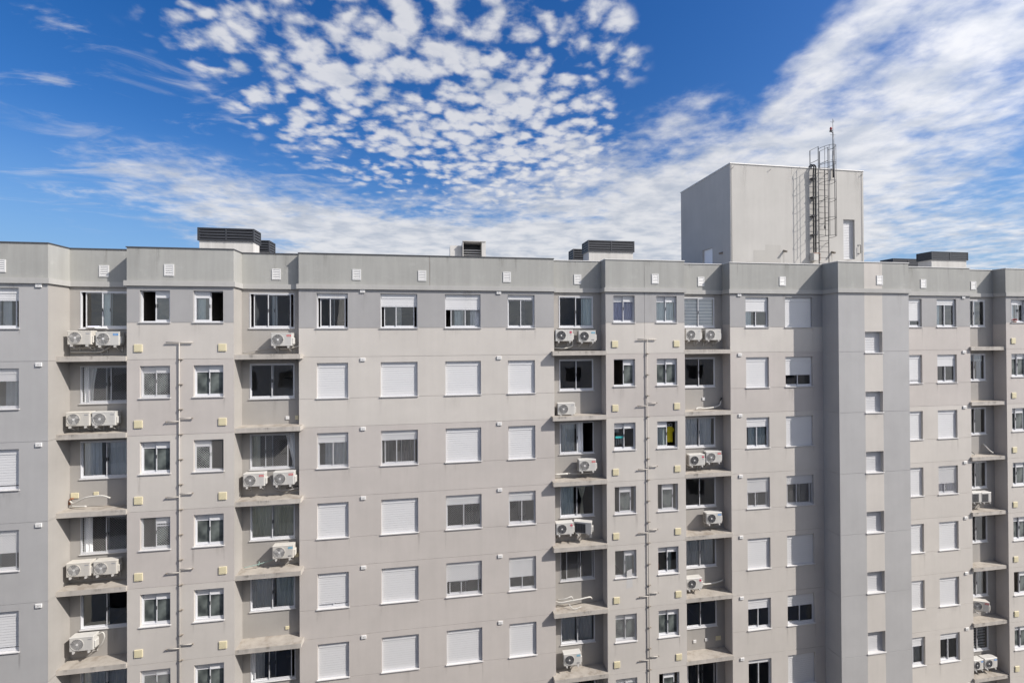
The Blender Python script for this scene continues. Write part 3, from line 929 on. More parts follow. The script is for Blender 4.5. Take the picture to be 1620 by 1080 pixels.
AC = [
 ('cream unit with pale fan, left of the two under the topmost window, leftmost recess', 'R1', -12.93, 25.74, 'old', 'plain', 0),
 ('unit with ringed grille and blue badge on the top ledge of the leftmost recess', 'R1', -12.02, 25.70, 'rings', 'blue', 0),
 ('unit without bright badge, left of two on the second ledge, leftmost recess', 'R1', -12.98, 22.77, 'old', 'plain', 0),
 ('unit with finned side panel, right of two on the second ledge, leftmost recess', 'R1', -12.14, 22.76, 'plain', 'plain', 0),
 ('off-white unit, left of two on the fourth ledge, leftmost recess', 'R1', -12.97, 17.30, 'old', 'plain', 0),
 ('off-white unit, right of two on the fourth ledge, leftmost recess', 'R1', -12.10, 17.30, 'old', 'plain', 0),
 ('lone white unit with looped hose, lowest visible ledge of the leftmost recess', 'R1', -12.87, 14.60, 'plain', 'plain', 0),
 ('lone unit with red badge on the top ledge of the second recess from left', 'R2', -6.06, 25.63, 'strip', 'red', 0),
 ('left of two red-badged units side by side in the second recess from left', 'R2', -7.08, 20.19, 'strip', 'red', 0),
 ('right of two red-badged units side by side in the second recess from left', 'R2', -6.0, 20.19, 'strip', 'red', 0),
 ('lone unit with pale fan below cream-green curtains in the second recess from left', 'R2', -6.03, 17.32, 'old', 'teal', 0),
 ('unit with round red badge on the top ledge of the third recess from left', 'R3', 5.42, 25.74, 'dark', 'disc', 0),
 ('unit with big dark fan and teal badge, top ledge of the third recess from left', 'R3', 6.46, 25.70, 'dark', 'teal', 0),
 ('lone white unit standing on the second ledge of the third recess from left', 'R3', 5.50, 22.546, 'strip', 'plain', 0),
 ('lone unit with red rectangular badge in the third recess from left', 'R3', 6.44, 20.05, 'strip', 'red', 0),
 ('unit with round red badge beside one turned around, third recess from left', 'R3', 5.40, 17.36, 'dark', 'disc', 0),
 ('unit turned around showing its dark coil, below a tied curtain, third recess', 'R3', 6.24, 17.36, 'back', 'plain', 156),
 ('lone unit with teal badge near the photo bottom in the third recess from left', 'R3', 5.70, 11.68, 'dark', 'teal', 0),
 ('left of two badgeless units under the striped blind, fourth recess from left', 'R4', 11.58, 25.75, 'strip', 'plain', 0),
 ('right of two badgeless units under the striped blind, fourth recess from left', 'R4', 12.56, 25.74, 'strip', 'plain', 0),
 ('unit with round red badge beside a red rectangular badged one, fourth recess from left', 'R4', 11.70, 20.0, 'dark', 'disc', 0),
 ('unit with red rectangular badge in the fourth recess from left', 'R4', 12.54, 20.1, 'strip', 'red', 0),
 ('lone unit with blue badge and dark fan in the fourth recess from left', 'R4', 12.53, 17.29, 'dark', 'blue', 0),
 ('lone unit with round red badge low on its ledge, fourth recess from left', 'R4', 11.52, 14.37, 'dark', 'disc', 0),
 ('half-hidden unit showing its dark coil, left of two in the rightmost recess', 'R5', 27.10, 17.38, 'back', 'plain', 180),
 ('fully visible unit showing its dark coil, right of two in the rightmost recess', 'R5', 27.70, 17.35, 'back', 'plain', 180),
 ('lone cream unit seen edge-on in the rightmost recess', 'R5', 27.24, 11.87, 'old', 'red', -24),
 ('partly hidden blue-badged unit, left of two at the bottom of the rightmost recess', 'R5', 27.10, 8.88, 'dark', 'blue', 0),
 ('blue-badged unit, right of two at the bottom of the rightmost recess', 'R5', 27.86, 8.88, 'dark', 'blue', 0),
]
for label, n, x, z, st, bd, rot in AC:
    led = [25.345-FH*k for k in range(7)]
    on = any(abs(z-l) < .02 for l in led)
    narrow = n == 'R5' and (st == 'back' or x < 27.2)
    ac(label, x, Y[n]-(.27 if rot in (0, 180) else .32), z, st, bd, rot, 0.0 if on else 1.0, .74 if narrow else 1.0)

# ------------------------------------------------------------------ loose pipes and hoses on the ledges
def hose(name, label, runs, cat='pipe'):
    m = MB(); p0 = runs[0][0][0]
    for pts, r, mat in runs: m.tube(curve_pts(pts, 6), r*.78, mat, 7)
    tag(m.build(name, None, tuple(p0)), label, cat)
def rp(n, x, z, out=.08): return (x, Y[n]-out, z)
hose('coolant_hose', 'two pale hoses below the cream and blue-badged units in the leftmost recess',
     [([rp('R1', -13.45, 25.62), rp('R1', -13.1, 25.64), rp('R1', -12.75, 25.68), rp('R1', -12.6, 25.74)], .024, 'pvc_white'), ([rp('R1', -13.45, 25.49), rp('R1', -12.9, 25.49), rp('R1', -12.45, 25.50), rp('R1', -12.1, 25.70)], .032, 'pvc_white'), ([rp('R1', -12.5, 25.50), rp('R1', -12.38, 25.36)], .016, 'hose_grey')])
hose('coolant_hose', 'disconnected white pipes on an empty ledge of the leftmost recess',
     [([rp('R1', -13.45, 20.0, .1), rp('R1', -13.25, 19.95, .2), rp('R1', -12.8, 20.16, .3), rp('R1', -12.3, 20.2, .3), rp('R1', -12.0, 20.1, .3)], .034, 'pvc_white'), ([rp('R1', -13.4, 19.85, .1), rp('R1', -13.2, 19.84, .25), rp('R1', -12.75, 19.86, .35)], .032, 'pvc_white'), ([rp('R1', -13.49, 19.86, .06), rp('R1', -13.45, 20.06, .08), rp('R1', -13.36, 20.08, .08)], .045, 'rust')])
hose('coolant_hose', 'white hose looped beside the lone air conditioner low in the leftmost recess',
     [([rp('R1', -12.47, 15.05, .2), rp('R1', -12.32, 15.12, .2), rp('R1', -12.26, 14.95, .2), rp('R1', -12.36, 14.7, .18), rp('R1', -12.5, 14.55, .15)], .03, 'pvc_white')])
hose('coolant_hose', 'thin grey cable and hose along the top ledge of the second recess from left',
     [([rp('R2', -7.6, 25.40), rp('R2', -7.2, 25.48), rp('R2', -6.7, 25.56), rp('R2', -6.2, 25.58), rp('R2', -5.5, 25.62)], .018, 'hose_grey'), ([rp('R2', -6.2, 25.55, .12), rp('R2', -5.8, 25.58, .14), rp('R2', -5.48, 25.66, .1)], .035, 'pvc_white')])
hose('coolant_hose', 'grey hose curving between two red-badged air conditioners in the second recess',
     [([rp('R2', -6.66, 20.50, .12), rp('R2', -6.55, 20.38, .12), rp('R2', -6.4, 20.02, .12), rp('R2', -6.05, 19.92, .12), rp('R2', -5.48, 20.0, .1)], .035, 'hose_grey'), ([rp('R2', -6.0, 20.0, .1), rp('R2', -5.48, 20.06, .08)], .022, 'hose_black')])
hose('coolant_hose', 'green copper pipe on the ledge below cream-green curtains, second recess',
     [([rp('R2', -7.5, 17.06, .3), rp('R2', -7.05, 17.12, .25), rp('R2', -6.6, 17.2, .15), rp('R2', -6.3, 17.28, .1)], .018, 'copper_green'), ([rp('R2', -7.0, 17.06, .22), rp('R2', -6.96, 17.22, .22)], .02, 'copper_green')])
hose('coolant_hose', 'grey hoses sagging under round red and teal badged units in the third recess',
     [([rp('R3', 5.02, 25.48, .12), rp('R3', 5.5, 25.46, .15), rp('R3', 5.85, 25.56, .12), rp('R3', 5.9, 25.75, .1)], .04, 'pvc_white'), ([rp('R3', 5.3, 25.40, .1), rp('R3', 5.7, 25.5, .08), rp('R3', 6.3, 25.66, .08)], .026, 'hose_grey'), ([rp('R3', 5.02, 25.44, .05), rp('R3', 5.8, 25.40, .05), rp('R3', 7.2, 25.37, .05)], .014, 'hose_black')])
hose('coolant_hose', 'thick white pipe and thin hoses below the red-badged unit, third recess',
     [([rp('R3', 5.02, 19.95, .2), rp('R3', 5.6, 19.96, .2)], .05, 'pvc_white'), ([rp('R3', 5.6, 19.97, .2), rp('R3', 6.2, 19.93, .2), rp('R3', 6.7, 19.98, .25), rp('R3', 6.88, 20.15, .2)], .024, 'pvc_white'), ([rp('R3', 5.6, 19.99, .17), rp('R3', 5.9, 20.03, .17), rp('R3', 6.2, 19.99, .17)], .02, 'hose_grey')])
hose('coolant_hose', 'tangle of disconnected white pipes on an empty ledge of the third recess',
     [([rp('R3', 5.0, 14.40, .08), rp('R3', 5.2, 14.38, .25), rp('R3', 5.6, 14.44, .3), rp('R3', 6.1, 14.48, .3), rp('R3', 6.55, 14.5, .25), rp('R3', 6.68, 14.38, .2)], .04, 'pvc_white'), ([rp('R3', 5.1, 14.46, .15), rp('R3', 5.4, 14.55, .3), rp('R3', 5.7, 14.62, .3), rp('R3', 5.78, 14.45, .3)], .034, 'pvc_white'), ([rp('R3', 5.55, 14.36, .35), rp('R3', 5.75, 14.2, .5), rp('R3', 6.1, 14.24, .45)], .022, 'pvc_white')])
hose('coolant_hose', 'ribbed white hose curling up the corner on the second ledge of the fourth recess',
     [([rp('R4', 11.7, 22.60, .35), rp('R4', 11.85, 22.66, .3), rp('R4', 12.3, 22.62, .25), rp('R4', 12.8, 22.66, .18), rp('R4', 13.05, 22.74, .12), rp('R4', 13.15, 22.95, .08)], .042, 'pvc_white'), ([rp('R4', 13.13, 22.9, .08), rp('R4', 13.2, 23.06, .06)], .05, 'hose_black')])
hose('coolant_hose', 'white pipe along the back wall right of a low unit, fourth recess',
     [([rp('R4', 12.05, 14.46, .12), rp('R4', 12.3, 14.42, .12), rp('R4', 12.8, 14.44, .1), rp('R4', 13.2, 14.5, .06)], .045, 'pvc_white')])
hose('coolant_hose', 'short white pipe bending down the back wall above the third ledge of the rightmost recess',
     [([rp('R5', 28.05, 20.28, .05), rp('R5', 28.1, 20.15, .12), rp('R5', 28.2, 19.98, .2), rp('R5', 28.3, 19.85, .3)], .045, 'pvc_white')])
hose('coolant_hose', 'black and white cable ends at the left of the third ledge in the rightmost recess',
     [([rp('R5', 26.86, 20.12, .1), rp('R5', 27.0, 20.0, .2), rp('R5', 27.15, 19.84, .3)], .02, 'hose_black'), ([rp('R5', 26.86, 19.9, .25), rp('R5', 27.0, 19.86, .3), rp('R5', 27.1, 19.8, .35)], .03, 'pvc_white')])
# loose things on the window sills and inside the rooms
b = MB(); zt = 26.37
b.rbox(-12.93, -12.62, 19.33, 19.40, 26.37, 26.42, 'hose_grey', .02, 2); b.rbox(-12.88, -12.5, 19.335, 19.41, 26.395, 26.46, 'curtain_lilac', .03, 2); b.rbox(-12.7, -12.25, 19.335, 19.40, 26.37, 26.42, 'curtain_grey', .02, 2)
tag(b.build('folded_cloth', None, (-12.7, 19.4, 26.37)), 'rumpled grey cloth draped on the top window sill of the leftmost recess', 'cloth')

# yellow shirt hanging in the open half of a window (second column of the middle bay, third row)
z1 = row_z(2)
def shirt(x, y, z, label):
    root = empty('hanging_shirt', (x, y, z), label, 'shirt')
    m = MB(); t = .03
    prof = [(-.30, .58), (-.12, .72), (.12, .72), (.30, .58), (.22, .44), (.17, .50), (.19, .0), (-.20, .02), (-.17, .50), (-.23, .44)]
    fr = [(x+a*.75, y-t+.018*math.sin(9*a), z+b_) for a, b_ in prof]; bk_ = [(x+a*.75, y+t+.018*math.sin(9*a), z+b_) for a, b_ in prof]
    m.poly(fr, 'shirt_yellow'); m.poly(bk_[::-1], 'shirt_yellow')
    for i in range(len(prof)):
        j = (i+1) % len(prof); m.quad(fr[j], fr[i], bk_[i], bk_[j], 'shirt_yellow')
    m.build('fabric', root, (x, y, z))
    h = MB(); h.tube([(x-.2, y, z+.66), (x, y, z+.75), (x+.2, y, z+.66)], .01, 'metal_dark', 5); h.tube(curve_pts([(x, y, z+.75), (x, y, z+.82), (x+.03, y, z+.85), (x+.05, y, z+.81)]), .006, 'metal_dark', 5)
    h.build('hanger', root, (x, y, z))
shirt(10.40, Y['D']+.34, z1-1.02, 'bright yellow shirt hanging inside an open window of the middle bay')
m = MB()
for dx in (-.09, .07):
    m.tube([(10.33+dx+.065*math.cos(t*.5236), Y['D']+.24, z1-.22+.065*math.sin(t*.5236)) for t in range(13)], .010, 'box_white', 6, False)
tag(m.build('hanging_ring', None, (10.33, Y['D']+.24, z1-.22)), 'pair of pale rings hanging just above the yellow shirt in the window', 'ring')
# turquoise clothes-peg hanger
root = empty('peg_hanger', (7.93, Y['D']+.24, z1-.92), 'turquoise peg hanger with pale socks behind a small window, middle bay', 'laundry hanger')
m = MB(); hx, hy, hz = 7.93, Y['D']+.24, z1-.62
m.rbox(hx-.2, hx+.2, hy-.10, hy+.10, hz-.09, hz, 'plastic_turquoise', .012, 1)
m.tube([(hx-.16, hy, hz), (hx, hy, hz+.25), (hx+.16, hy, hz)], .008, 'plastic_turquoise', 5)
m.build('frame', root, (hx, hy, hz))
for i, dx in enumerate((-.16, -.05, .06, .16)):
    s = MB(); L = (.34, .27, .25, .32)[i]
    s.rbox(hx+dx-.035, hx+dx+.035, hy-.08, hy-.055, hz-.10-L, hz-.09, 'cloth_pale', .011, 1); s.build('sock', root, (hx+dx, hy, hz))
m = MB(); m.rbox(7.68, 7.92, hy-.03, hy+.0, hz+.16, hz+.34, 'cloth_pale', .008, 1)
tag(m.build('white_towel', None, (7.8, hy, hz+.16)), 'small white towel above the turquoise peg hanger in the window', 'towel')
# orange bag in the window
z5 = row_z(4)-1.185
m = MB(); oy = Y['D']+.40
bm = bmesh.new(); bmesh.ops.create_uvsphere(bm, u_segments=14, v_segments=9, radius=.2)
for v in bm.verts:
    t = (v.co.z+.2)/.4
    v.co = Vector((9.74+v.co.x*(1.0-.75*t), oy+v.co.y*.7*(1-.6*t), z5+.24+v.co.z*1.5))
m.add_bm(bm, 'plastic_orange', True)
tag(m.build('orange_bag', None, (9.74, oy, z5)), 'orange pointed bag standing behind the glass in a small window of the middle bay', 'bag')
# red flowers on the far right sill
zf = row_z(0)-1.185
root = empty('flower_pot', (29.42, Y['H']+.02, zf), 'red flowers in a low pot on the top window sill at the far right', 'flower pot')
m = MB(); m.tube([(29.42, 19.21, zf), (29.42, 19.21, zf+.07)], .06, 'pot_clay', 12); m.build('pot', root, (29.42, 19.21, zf))
m = MB(); rr = random.Random(3)
for i in range(70):
    c = Vector((29.42+rr.gauss(0, .09), 19.20+rr.gauss(0, .025), zf+.10+abs(rr.gauss(0, .045)))); a = Vector((rr.uniform(-1, 1), rr.uniform(-1, 1), rr.uniform(-1, 1))).normalized()*.03
    u = a.orthogonal().normalized()*.02; m.quad(tuple(c-a), tuple(c+u), tuple(c+a), tuple(c-u), 'petal_red' if i % 5 else 'leaf_green')
m.build('blossom', root, (29.42, 19.21, zf))

# ------------------------------------------------------------------ water tower on the roof
TX0, TX1, TY0, TY1, TZ = 15.0, 22.985, 21.6, 26.48, 34.90
tw = empty('water_tower', ((TX0+TX1)/2, (TY0+TY1)/2, 28.9), 'tall off-white block with a louvred door rising above the right part of the roof', 'roof tower')
m = MB(); DX0, DX1, DZ0, DZ1 = 21.706, 22.413, 30.10, 32.25
def holed(mb, x0, x1, z0, z1, hx0, hx1, hz0, hz1, y, d, mat):
    for a, b_, c, e in ((x0, hx0, z0, z1), (hx1, x1, z0, z1), (hx0, hx1, z0, hz0), (hx0, hx1, hz1, z1)):
        mb.quad((a, y, c), (b_, y, c), (b_, y, e), (a, y, e), mat)
    mb.quad((hx0, y, hz0), (hx0, y, hz1), (hx0, y+d, hz1), (hx0, y+d, hz0), mat); mb.quad((hx1, y+d, hz0), (hx1, y+d, hz1), (hx1, y, hz1), (hx1, y, hz0), mat)
    mb.quad((hx0, y+d, hz1), (hx0, y, hz1), (hx1, y, hz1), (hx1, y+d, hz1), mat); mb.quad((hx0, y, hz0), (hx0, y+d, hz0), (hx1, y+d, hz0), (hx1, y, hz0), mat)
holed(m, TX0, TX1, 28.9, TZ, DX0, DX1, DZ0, DZ1, TY0, .17, 'paint_water_tower')
WY0, WY1, WZ0, WZ1 = 23.2, 24.15, 29.55, 30.86
for a, b_, c, e in ((TY0, WY0, 28.9, TZ), (WY1, TY1, 28.9, TZ), (WY0, WY1, 28.9, WZ0), (WY0, WY1, WZ1, TZ)):
    m.quad((TX0, b_, c), (TX0, a, c), (TX0, a, e), (TX0, b_, e), 'paint_water_tower')
d = .15
m.quad((TX0, WY0, WZ0), (TX0+d, WY0, WZ0), (TX0+d, WY0, WZ1), (TX0, WY0, WZ1), 'paint_water_tower'); m.quad((TX0, WY1, WZ0), (TX0, WY1, WZ1), (TX0+d, WY1, WZ1), (TX0+d, WY1, WZ0), 'paint_water_tower')
m.quad((TX0, WY0, WZ1), (TX0+d, WY0, WZ1), (TX0+d, WY1, WZ1), (TX0, WY1, WZ1), 'paint_water_tower'); m.quad((TX0, WY0, WZ0), (TX0, WY1, WZ0), (TX0+d, WY1, WZ0), (TX0+d, WY0, WZ0), 'paint_water_tower')
m.quad((TX1, TY0, 28.9), (TX1, TY1, 28.9), (TX1, TY1, TZ), (TX1, TY0, TZ), 'paint_water_tower'); m.quad((TX1, TY1, 28.9), (TX0, TY1, 28.9), (TX0, TY1, TZ), (TX1, TY1, TZ), 'paint_water_tower')
sr = random.Random(11)
for q in range(16): m.stain(TX0+.2+7.5*sr.random(), .08+.5*sr.random(), TZ-.002, .4+2.2*sr.random()**2, TY0, .03+.12*sr.random())
for x in (18.08, 20.98): m.stain(x, .16, 30.36, .9, TY0, .4)
m.stain(22.05, .6, 30.09, .7, TY0, .22)
m.build('wall', tw, tuple(tw.location))
m = MB(); o = .03
for x0, x1, y0, y1 in ((TX0-o, TX1+o, TY0-o, TY0+.2), (TX0-o, TX1+o, TY1-.2, TY1+o), (TX0-o, TX0+.2, TY0+.2, TY1-.2), (TX1-.2, TX1+o, TY0+.2, TY1-.2)):
    m.box(x0, x1, y0, y1, TZ, TZ+.05, 'flashing_pale')
m.build('coping', tw, tuple(tw.location))
m = MB(); m.quad((TX0, TY0, TZ-.15), (TX1, TY0, TZ-.15), (TX1, TY1, TZ-.15), (TX0, TY1, TZ-.15), 'roof_membrane'); m.build('roof', tw, tuple(tw.location))
m = MB(); y = TY0+.12
m.box(DX0, DX0+.05, y, y+.05, DZ0, DZ1, 'aluminium_white'); m.box(DX1-.05, DX1, y, y+.05, DZ0, DZ1, 'aluminium_white'); m.box(DX0+.05, DX1-.05, y, y+.05, DZ1-.05, DZ1, 'aluminium_white'); m.box(DX0+.05, DX1-.05, y, y+.05, DZ0, DZ0+.06, 'aluminium_white')
dr = m.build('louvred_door', tw, (DX0, TY0, DZ0))
m = MB(); z = DZ0+.07
while z < DZ1-.12:
    m.quad((DX0+.05, y+.004, z), (DX1-.05, y+.004, z), (DX1-.05, y+.018, z+.085), (DX0+.05, y+.018, z+.085), 'louvre_white'); m.quad((DX0+.05, y+.004, z-.012), (DX1-.05, y+.004, z-.012), (DX1-.05, y+.004, z), (DX0+.05, y+.004, z), 'louvre_white'); z += .088
m.box(DX0+.05, DX1-.05, y+.045, y+.05, DZ0+.06, DZ1-.05, 'louvre_shade'); m.build('louvre', dr, (DX0, TY0, DZ0))  # dark sheet in place of the shade behind the door slats
m = MB(); m.tube([(22.69, TY0-.002, 30.87), (22.69, TY0-.09, 30.87), (22.69, TY0-.09, 30.42), (22.69, TY0-.002, 30.42)], .016, 'metal_dark', 6); m.tube([(22.58, TY0-.01, 30.87), (22.69, TY0-.01, 30.87)], .014, 'metal_dark', 6); m.tube([(22.58, TY0-.01, 30.42), (22.69, TY0-.01, 30.42)], .014, 'metal_dark', 6)
m.build('grab_handle', tw, (22.69, TY0, 30.42))
m = MB(); m.box(TX0+.10, TX0+.13, WY0+.001, WY1-.001, WZ0+.001, WZ1-.001, 'blind_white'); m.box(TX0+.07, TX0+.10, WY0+.001, WY0+.05, WZ0+.001, WZ1-.001, 'aluminium_white'); m.box(TX0+.07, TX0+.10, WY1-.05, WY1-.001, WZ0+.001, WZ1-.001, 'aluminium_white'); m.build('hatch', tw, (TX0, WY0, WZ0))  # panel painted near-white to stand in for sky light on the pane
for x in (18.08, 20.98):
    m = MB(); m.tube([(x, TY0+.02, 30.46), (x, TY0-.20, 30.38)], .055, 'pipe_joint', 10); m.build('spout', tw, (x, TY0, 30.4))
m = MB(); m.tube([(TX0+.02, 22.32, 30.42), (TX0-.18, 22.32, 30.36)], .055, 'pipe_joint', 10); m.build('spout', tw, (TX0, 22.32, 30.4))
for x in (15.12, 17.27, 22.82):
    m = MB(); m.tube([(x, TY0-.002, 34.66), (x, TY0-.07, 34.68), (x+.05, TY0-.09, 34.76)], .012, 'hose_grey', 6); m.build('cable_hook', tw, (x, TY0, 34.66))
m = MB(); m.tube([(22.88, TY0-.02, 28.95), (22.88, TY0-.02, 34.86)], .009, 'hose_grey', 5); m.tube([(15.07, TY0-.02, 28.95), (15.07, TY0-.02, 34.86)], .009, 'hose_grey', 5); m.build('ground_wire', tw, (15.07, TY0, 28.95))
for x0, x1, z0, z1 in ((16.3, 17.0, 29.7, 30.45), (17.0, 17.9, 29.65, 30.75), (15.9, 16.25, 29.75, 29.85)):
    m = MB(); y = TY0-.003; m.quad((x0, y, z0), (x1, y, z0), (x1, y, z1), (x0, y, z1), 'paint_patch_dark'); m.build('paint_patch', tw, (x0, y, z0))

# caged ladder
LX0, LX1, LY = 20.0, 20.59, 21.38
ld = empty('caged_ladder', ((LX0+LX1)/2, LY, 29.6), 'thin grey steel ladder with round safety cage on the front of the water tower', 'ladder')
o = tuple(ld.location)
for x in (LX0, LX1):
    m = MB(); m.tube([(x, LY, 28.9), (x, LY, 36.0), (x, LY+.55, 36.0), (x, LY+.55, 34.6)], .020, 'metal_dark', 6)
    m.tube([(x, LY, 35.3), (x, LY+.55, 35.3)], .014, 'metal_dark', 6)
    m.build('rail', ld, o)
z = 29.5
while z < 34.9:
    m = MB(); m.tube([(LX0, LY, z), (LX1, LY, z)], .011, 'metal_dark', 6); m.build('rung', ld, o); z += .3
for z in (30.9, 32.1, 33.35, 34.6):
    for x in (LX0, LX1):
        m = MB(); m.tube([(x, LY, z), (x, TY0-.001, z)], .016, 'metal_dark', 6); m.build('wall_bracket', ld, o)
cx = (LX0+LX1)/2; rad = .36; hoopz = [31.15, 32.1, 33.05, 34.0, 34.95, 35.85]
def arc(t): return (cx+rad*math.cos(t)*1.02, LY-.06-rad*1.02+rad*math.sin(t)*-1+.0)
angs = [R(-35+i*250/16) for i in range(17)]
def cage_pt(i, n=16):
    t = math.pi*(-.08+1.16*i/n)
    return cx-rad*math.cos(t), LY-.72*max(0.0, math.sin(t)) if 0 <= t <= math.pi else LY
for z in hoopz:
    m = MB(); pts = []
    for i in range(17):
        t = math.pi*i/16
        pts.append((cx-rad*math.cos(t), LY-.70*math.sin(t)**.9 if 0 < i < 16 else LY, z))
    m.tube([(LX0, LY, z)]+pts[1:-1]+[(LX1, LY, z)], .011, 'metal_dark', 5); m.build('cage_hoop', ld, o)
for i in (3, 5, 8, 11, 13):
    t = math.pi*i/16; x, y = cx-rad*math.cos(t), LY-.70*math.sin(t)**.9
    m = MB(); m.tube([(x, y, hoopz[0]), (x, y, hoopz[-1])], .011, 'metal_dark', 5); m.build('cage_bar', ld, o)
m = MB(); m.tube([(cx+.1, LY+.03, 31.75), (cx+.1, LY+.03, 34.8)], .018, 'metal_dark', 6); m.tube([(cx+.1, LY+.03, 31.65), (cx+.1, LY+.03, 31.82)], .04, 'metal_dark', 8); m.build('safety_rail', ld, o)

# cable riser with its box
cr = empty('cable_riser', (19.85, TY0-.1, 30), 'pair of black cable conduits ending in a small metal box, left of the caged ladder', 'conduit')
for x in (19.74, 19.86):
    m = MB(); m.tube(curve_pts([(x, TY0+.12, 35.02), (x, TY0-.05, 35.08), (x, TY0-.20, 34.9), (x, TY0-.17, 34.5), (x, TY0-.16, 33), (x, TY0-.16, 30.35)], 6), .036, 'hose_black', 8); m.build('conduit', cr, tuple(cr.location))
for z in (31.3, 32.3, 33.3, 34.3):
    m = MB(); m.box(19.66, 19.93, TY0-.19, TY0-.001, z, z+.05, 'metal_dark'); m.build('clamp', cr, tuple(cr.location))
m = MB(); m.rbox(19.62, 19.92, TY0-.28, TY0-.002, 29.93, 30.36, 'pvc_white', .015, 1); m.box(19.62, 19.95, TY0-.285, TY0-.281, 30.30, 30.34, 'rust'); m.build('junction_box', cr, tuple(cr.location))
m = MB(); m.tube([(19.92, TY0-.22, 30.32), (20.06, TY0-.22, 30.32), (20.06, TY0-.22, 29.97), (19.92, TY0-.22, 29.97)], .014, 'rust', 6); m.build('box_bracket', cr, tuple(cr.location))
# lightning rod
lr = empty('lightning_rod', (21.04, TY0-.08, 34.5), 'slim dark lightning mast with a red warning lamp on top of the water tower', 'mast')
m = MB(); lx, ly = 21.04, TY0-.08; o = tuple(lr.location)
m.tube([(lx, ly, 34.45), (lx, ly, 35.9)], .034, 'metal_dark', 8); m.tube([(lx, ly, 35.9), (lx, ly, 36.9)], .022, 'metal_dark', 8); m.tube([(lx, ly, 36.9), (lx, ly, 37.62)], .010, 'metal_dark', 6); m.build('pole', lr, o)
m = MB()
for a in range(3):
    t = a*2.1; m.tube([(lx, ly, 37.42), (lx+.11*math.cos(t), ly+.11*math.sin(t), 37.5)], .007, 'metal_dark', 5)
m.build('air_terminal', lr, o)
m = MB(); bm = bmesh.new(); bmesh.ops.create_uvsphere(bm, u_segments=12, v_segments=8, radius=.06)
for v in bm.verts: v.co = Vector((lx-.12+v.co.x, ly+v.co.y, 37.08+v.co.z*1.5))
m.add_bm(bm, 'lamp_red', True); wl = m.build('warning_lamp', lr, o)
m = MB(); m.tube([(lx-.12, ly, 36.92), (lx-.12, ly, 36.98)], .07, 'metal_dark', 10); m.tube([(lx-.12, ly, 36.92), (lx, ly, 36.86)], .014, 'metal_dark', 6); m.build('lamp_bracket', lr, o)
m = MB(); m.tube([(lx+.03, ly-.02, 34.2), (lx+.07, ly-.03, 36.2), (lx+.03, ly-.02, 36.8)], .006, 'hose_grey', 5)
for z in (35.4, 36.0, 36.75): m.tube([(lx-.16, ly, z), (lx+.16, ly, z)], .006, 'metal_dark', 5)
m.build('guy_wire', lr, o)

# ------------------------------------------------------------------ louvred ventilation housings on the roof
def housing(label, x0, x1, y0, y1, ztop, zmid, mull):
    root = empty('roof_louvre', ((x0+x1)/2, (y0+y1)/2, 28.9), label, 'ventilation housing', 'dark louvred housings on the roof')
    o = tuple(root.location)
    m = MB(); i_ = .06
    m.box(x0+i_, x1-i_, y0+i_, y1-i_, 28.9, zmid, 'concrete_pale')
    m.build('base', root, o)
    m = MB()
    for xs in [x0, x1-.06]+[x-.03 for x in mull]:
        m.box(xs, xs+.06, y0, y0+.06, zmid, ztop, 'louvre_dark'); m.box(xs, xs+.06, y1-.06, y1, zmid, ztop, 'louvre_dark')
    m.build('post', root, o)
    m = MB(); n = 4; st = (ztop-zmid-.04)/n
    for i in range(n+1):
        z = zmid+i*st
        hgt = .09 if i < n else .04
        m.box(x0+.01, x1-.01, y0+.012, y0+.045, z, z+hgt, 'louvre_dark'); m.box(x0+.01, x1-.01, y1-.045, y1-.012, z, z+hgt, 'louvre_dark')
        m.box(x0+.012, x0+.045, y0+.06, y1-.06, z, z+hgt, 'louvre_dark'); m.box(x1-.045, x1-.012, y0+.06, y1-.06, z, z+hgt, 'louvre_dark')
    m.build('slat', root, o)
    m = MB(); m.box(x0, x1, y0, y1, ztop, ztop+.03, 'louvre_dark'); m.build('lid', root, o)
    m = MB(); m.box(x0+.12, x1-.12, y0+.12, y1-.12, zmid, ztop-.01, 'louvre_shade'); m.build('shade_core', root, o)  # near-black box added as the shade inside the housing
housing('dark louvred roof housing on a pale base, largest one, above the left bay', -10.87, -8.45, 23.0, 23.86, 31.05, 30.48, [-9.66])
housing('dark louvred roof housing peeping out behind the left large one', -11.05, -8.66, 25.6, 26.5, 31.06, 30.48, [-9.85])
housing('dark louvred roof housing on a pale base left of the water tower', 7.78, 10.35, 23.0, 24.06, 31.0, 30.45, [9.06])
housing('dark louvred roof housing half hidden behind the one left of the water tower', 7.75, 10.2, 25.6, 26.55, 31.04, 30.45, [9.0])
housing('dark louvred roof housing on a pale base right of the water tower', 29.16, 31.8, 23.0, 23.9, 30.93, 30.47, [30.48])
housing('dark louvred roof housing half hidden behind the one right of the water tower', 29.45, 31.9, 25.6, 26.5, 30.97, 30.5, [30.6])
hv = empty('hooded_vent', (1.4, 21.9, 28.9), 'pale concrete hooded vent with dark slatted mouth at the middle of the roof edge', 'roof vent')
o = tuple(hv.location)
m = MB(); m.box(.58, 1.14, 21.75, 22.7, 28.9, 30.30, 'concrete_pale'); m.build('duct', hv, o)
m = MB(); hx0, hx1, hy, hz = 1.16, 2.25, 21.55, 30.50
m.box(hx0, hx0+.04, hy, hy+1.0, 28.9, hz-.03, 'concrete_pale'); m.box(hx1-.19, hx1, hy, hy+1.0, 28.9, hz-.03, 'concrete_pale'); m.box(hx0, hx1, hy-.03, hy+1.03, hz-.03, hz, 'concrete_pale'); m.box(hx0+.04, hx1-.19, hy+.8, hy+.85, 28.9, hz-.03, 'louvre_dark')
m.build('hood', hv, o)
m = MB()
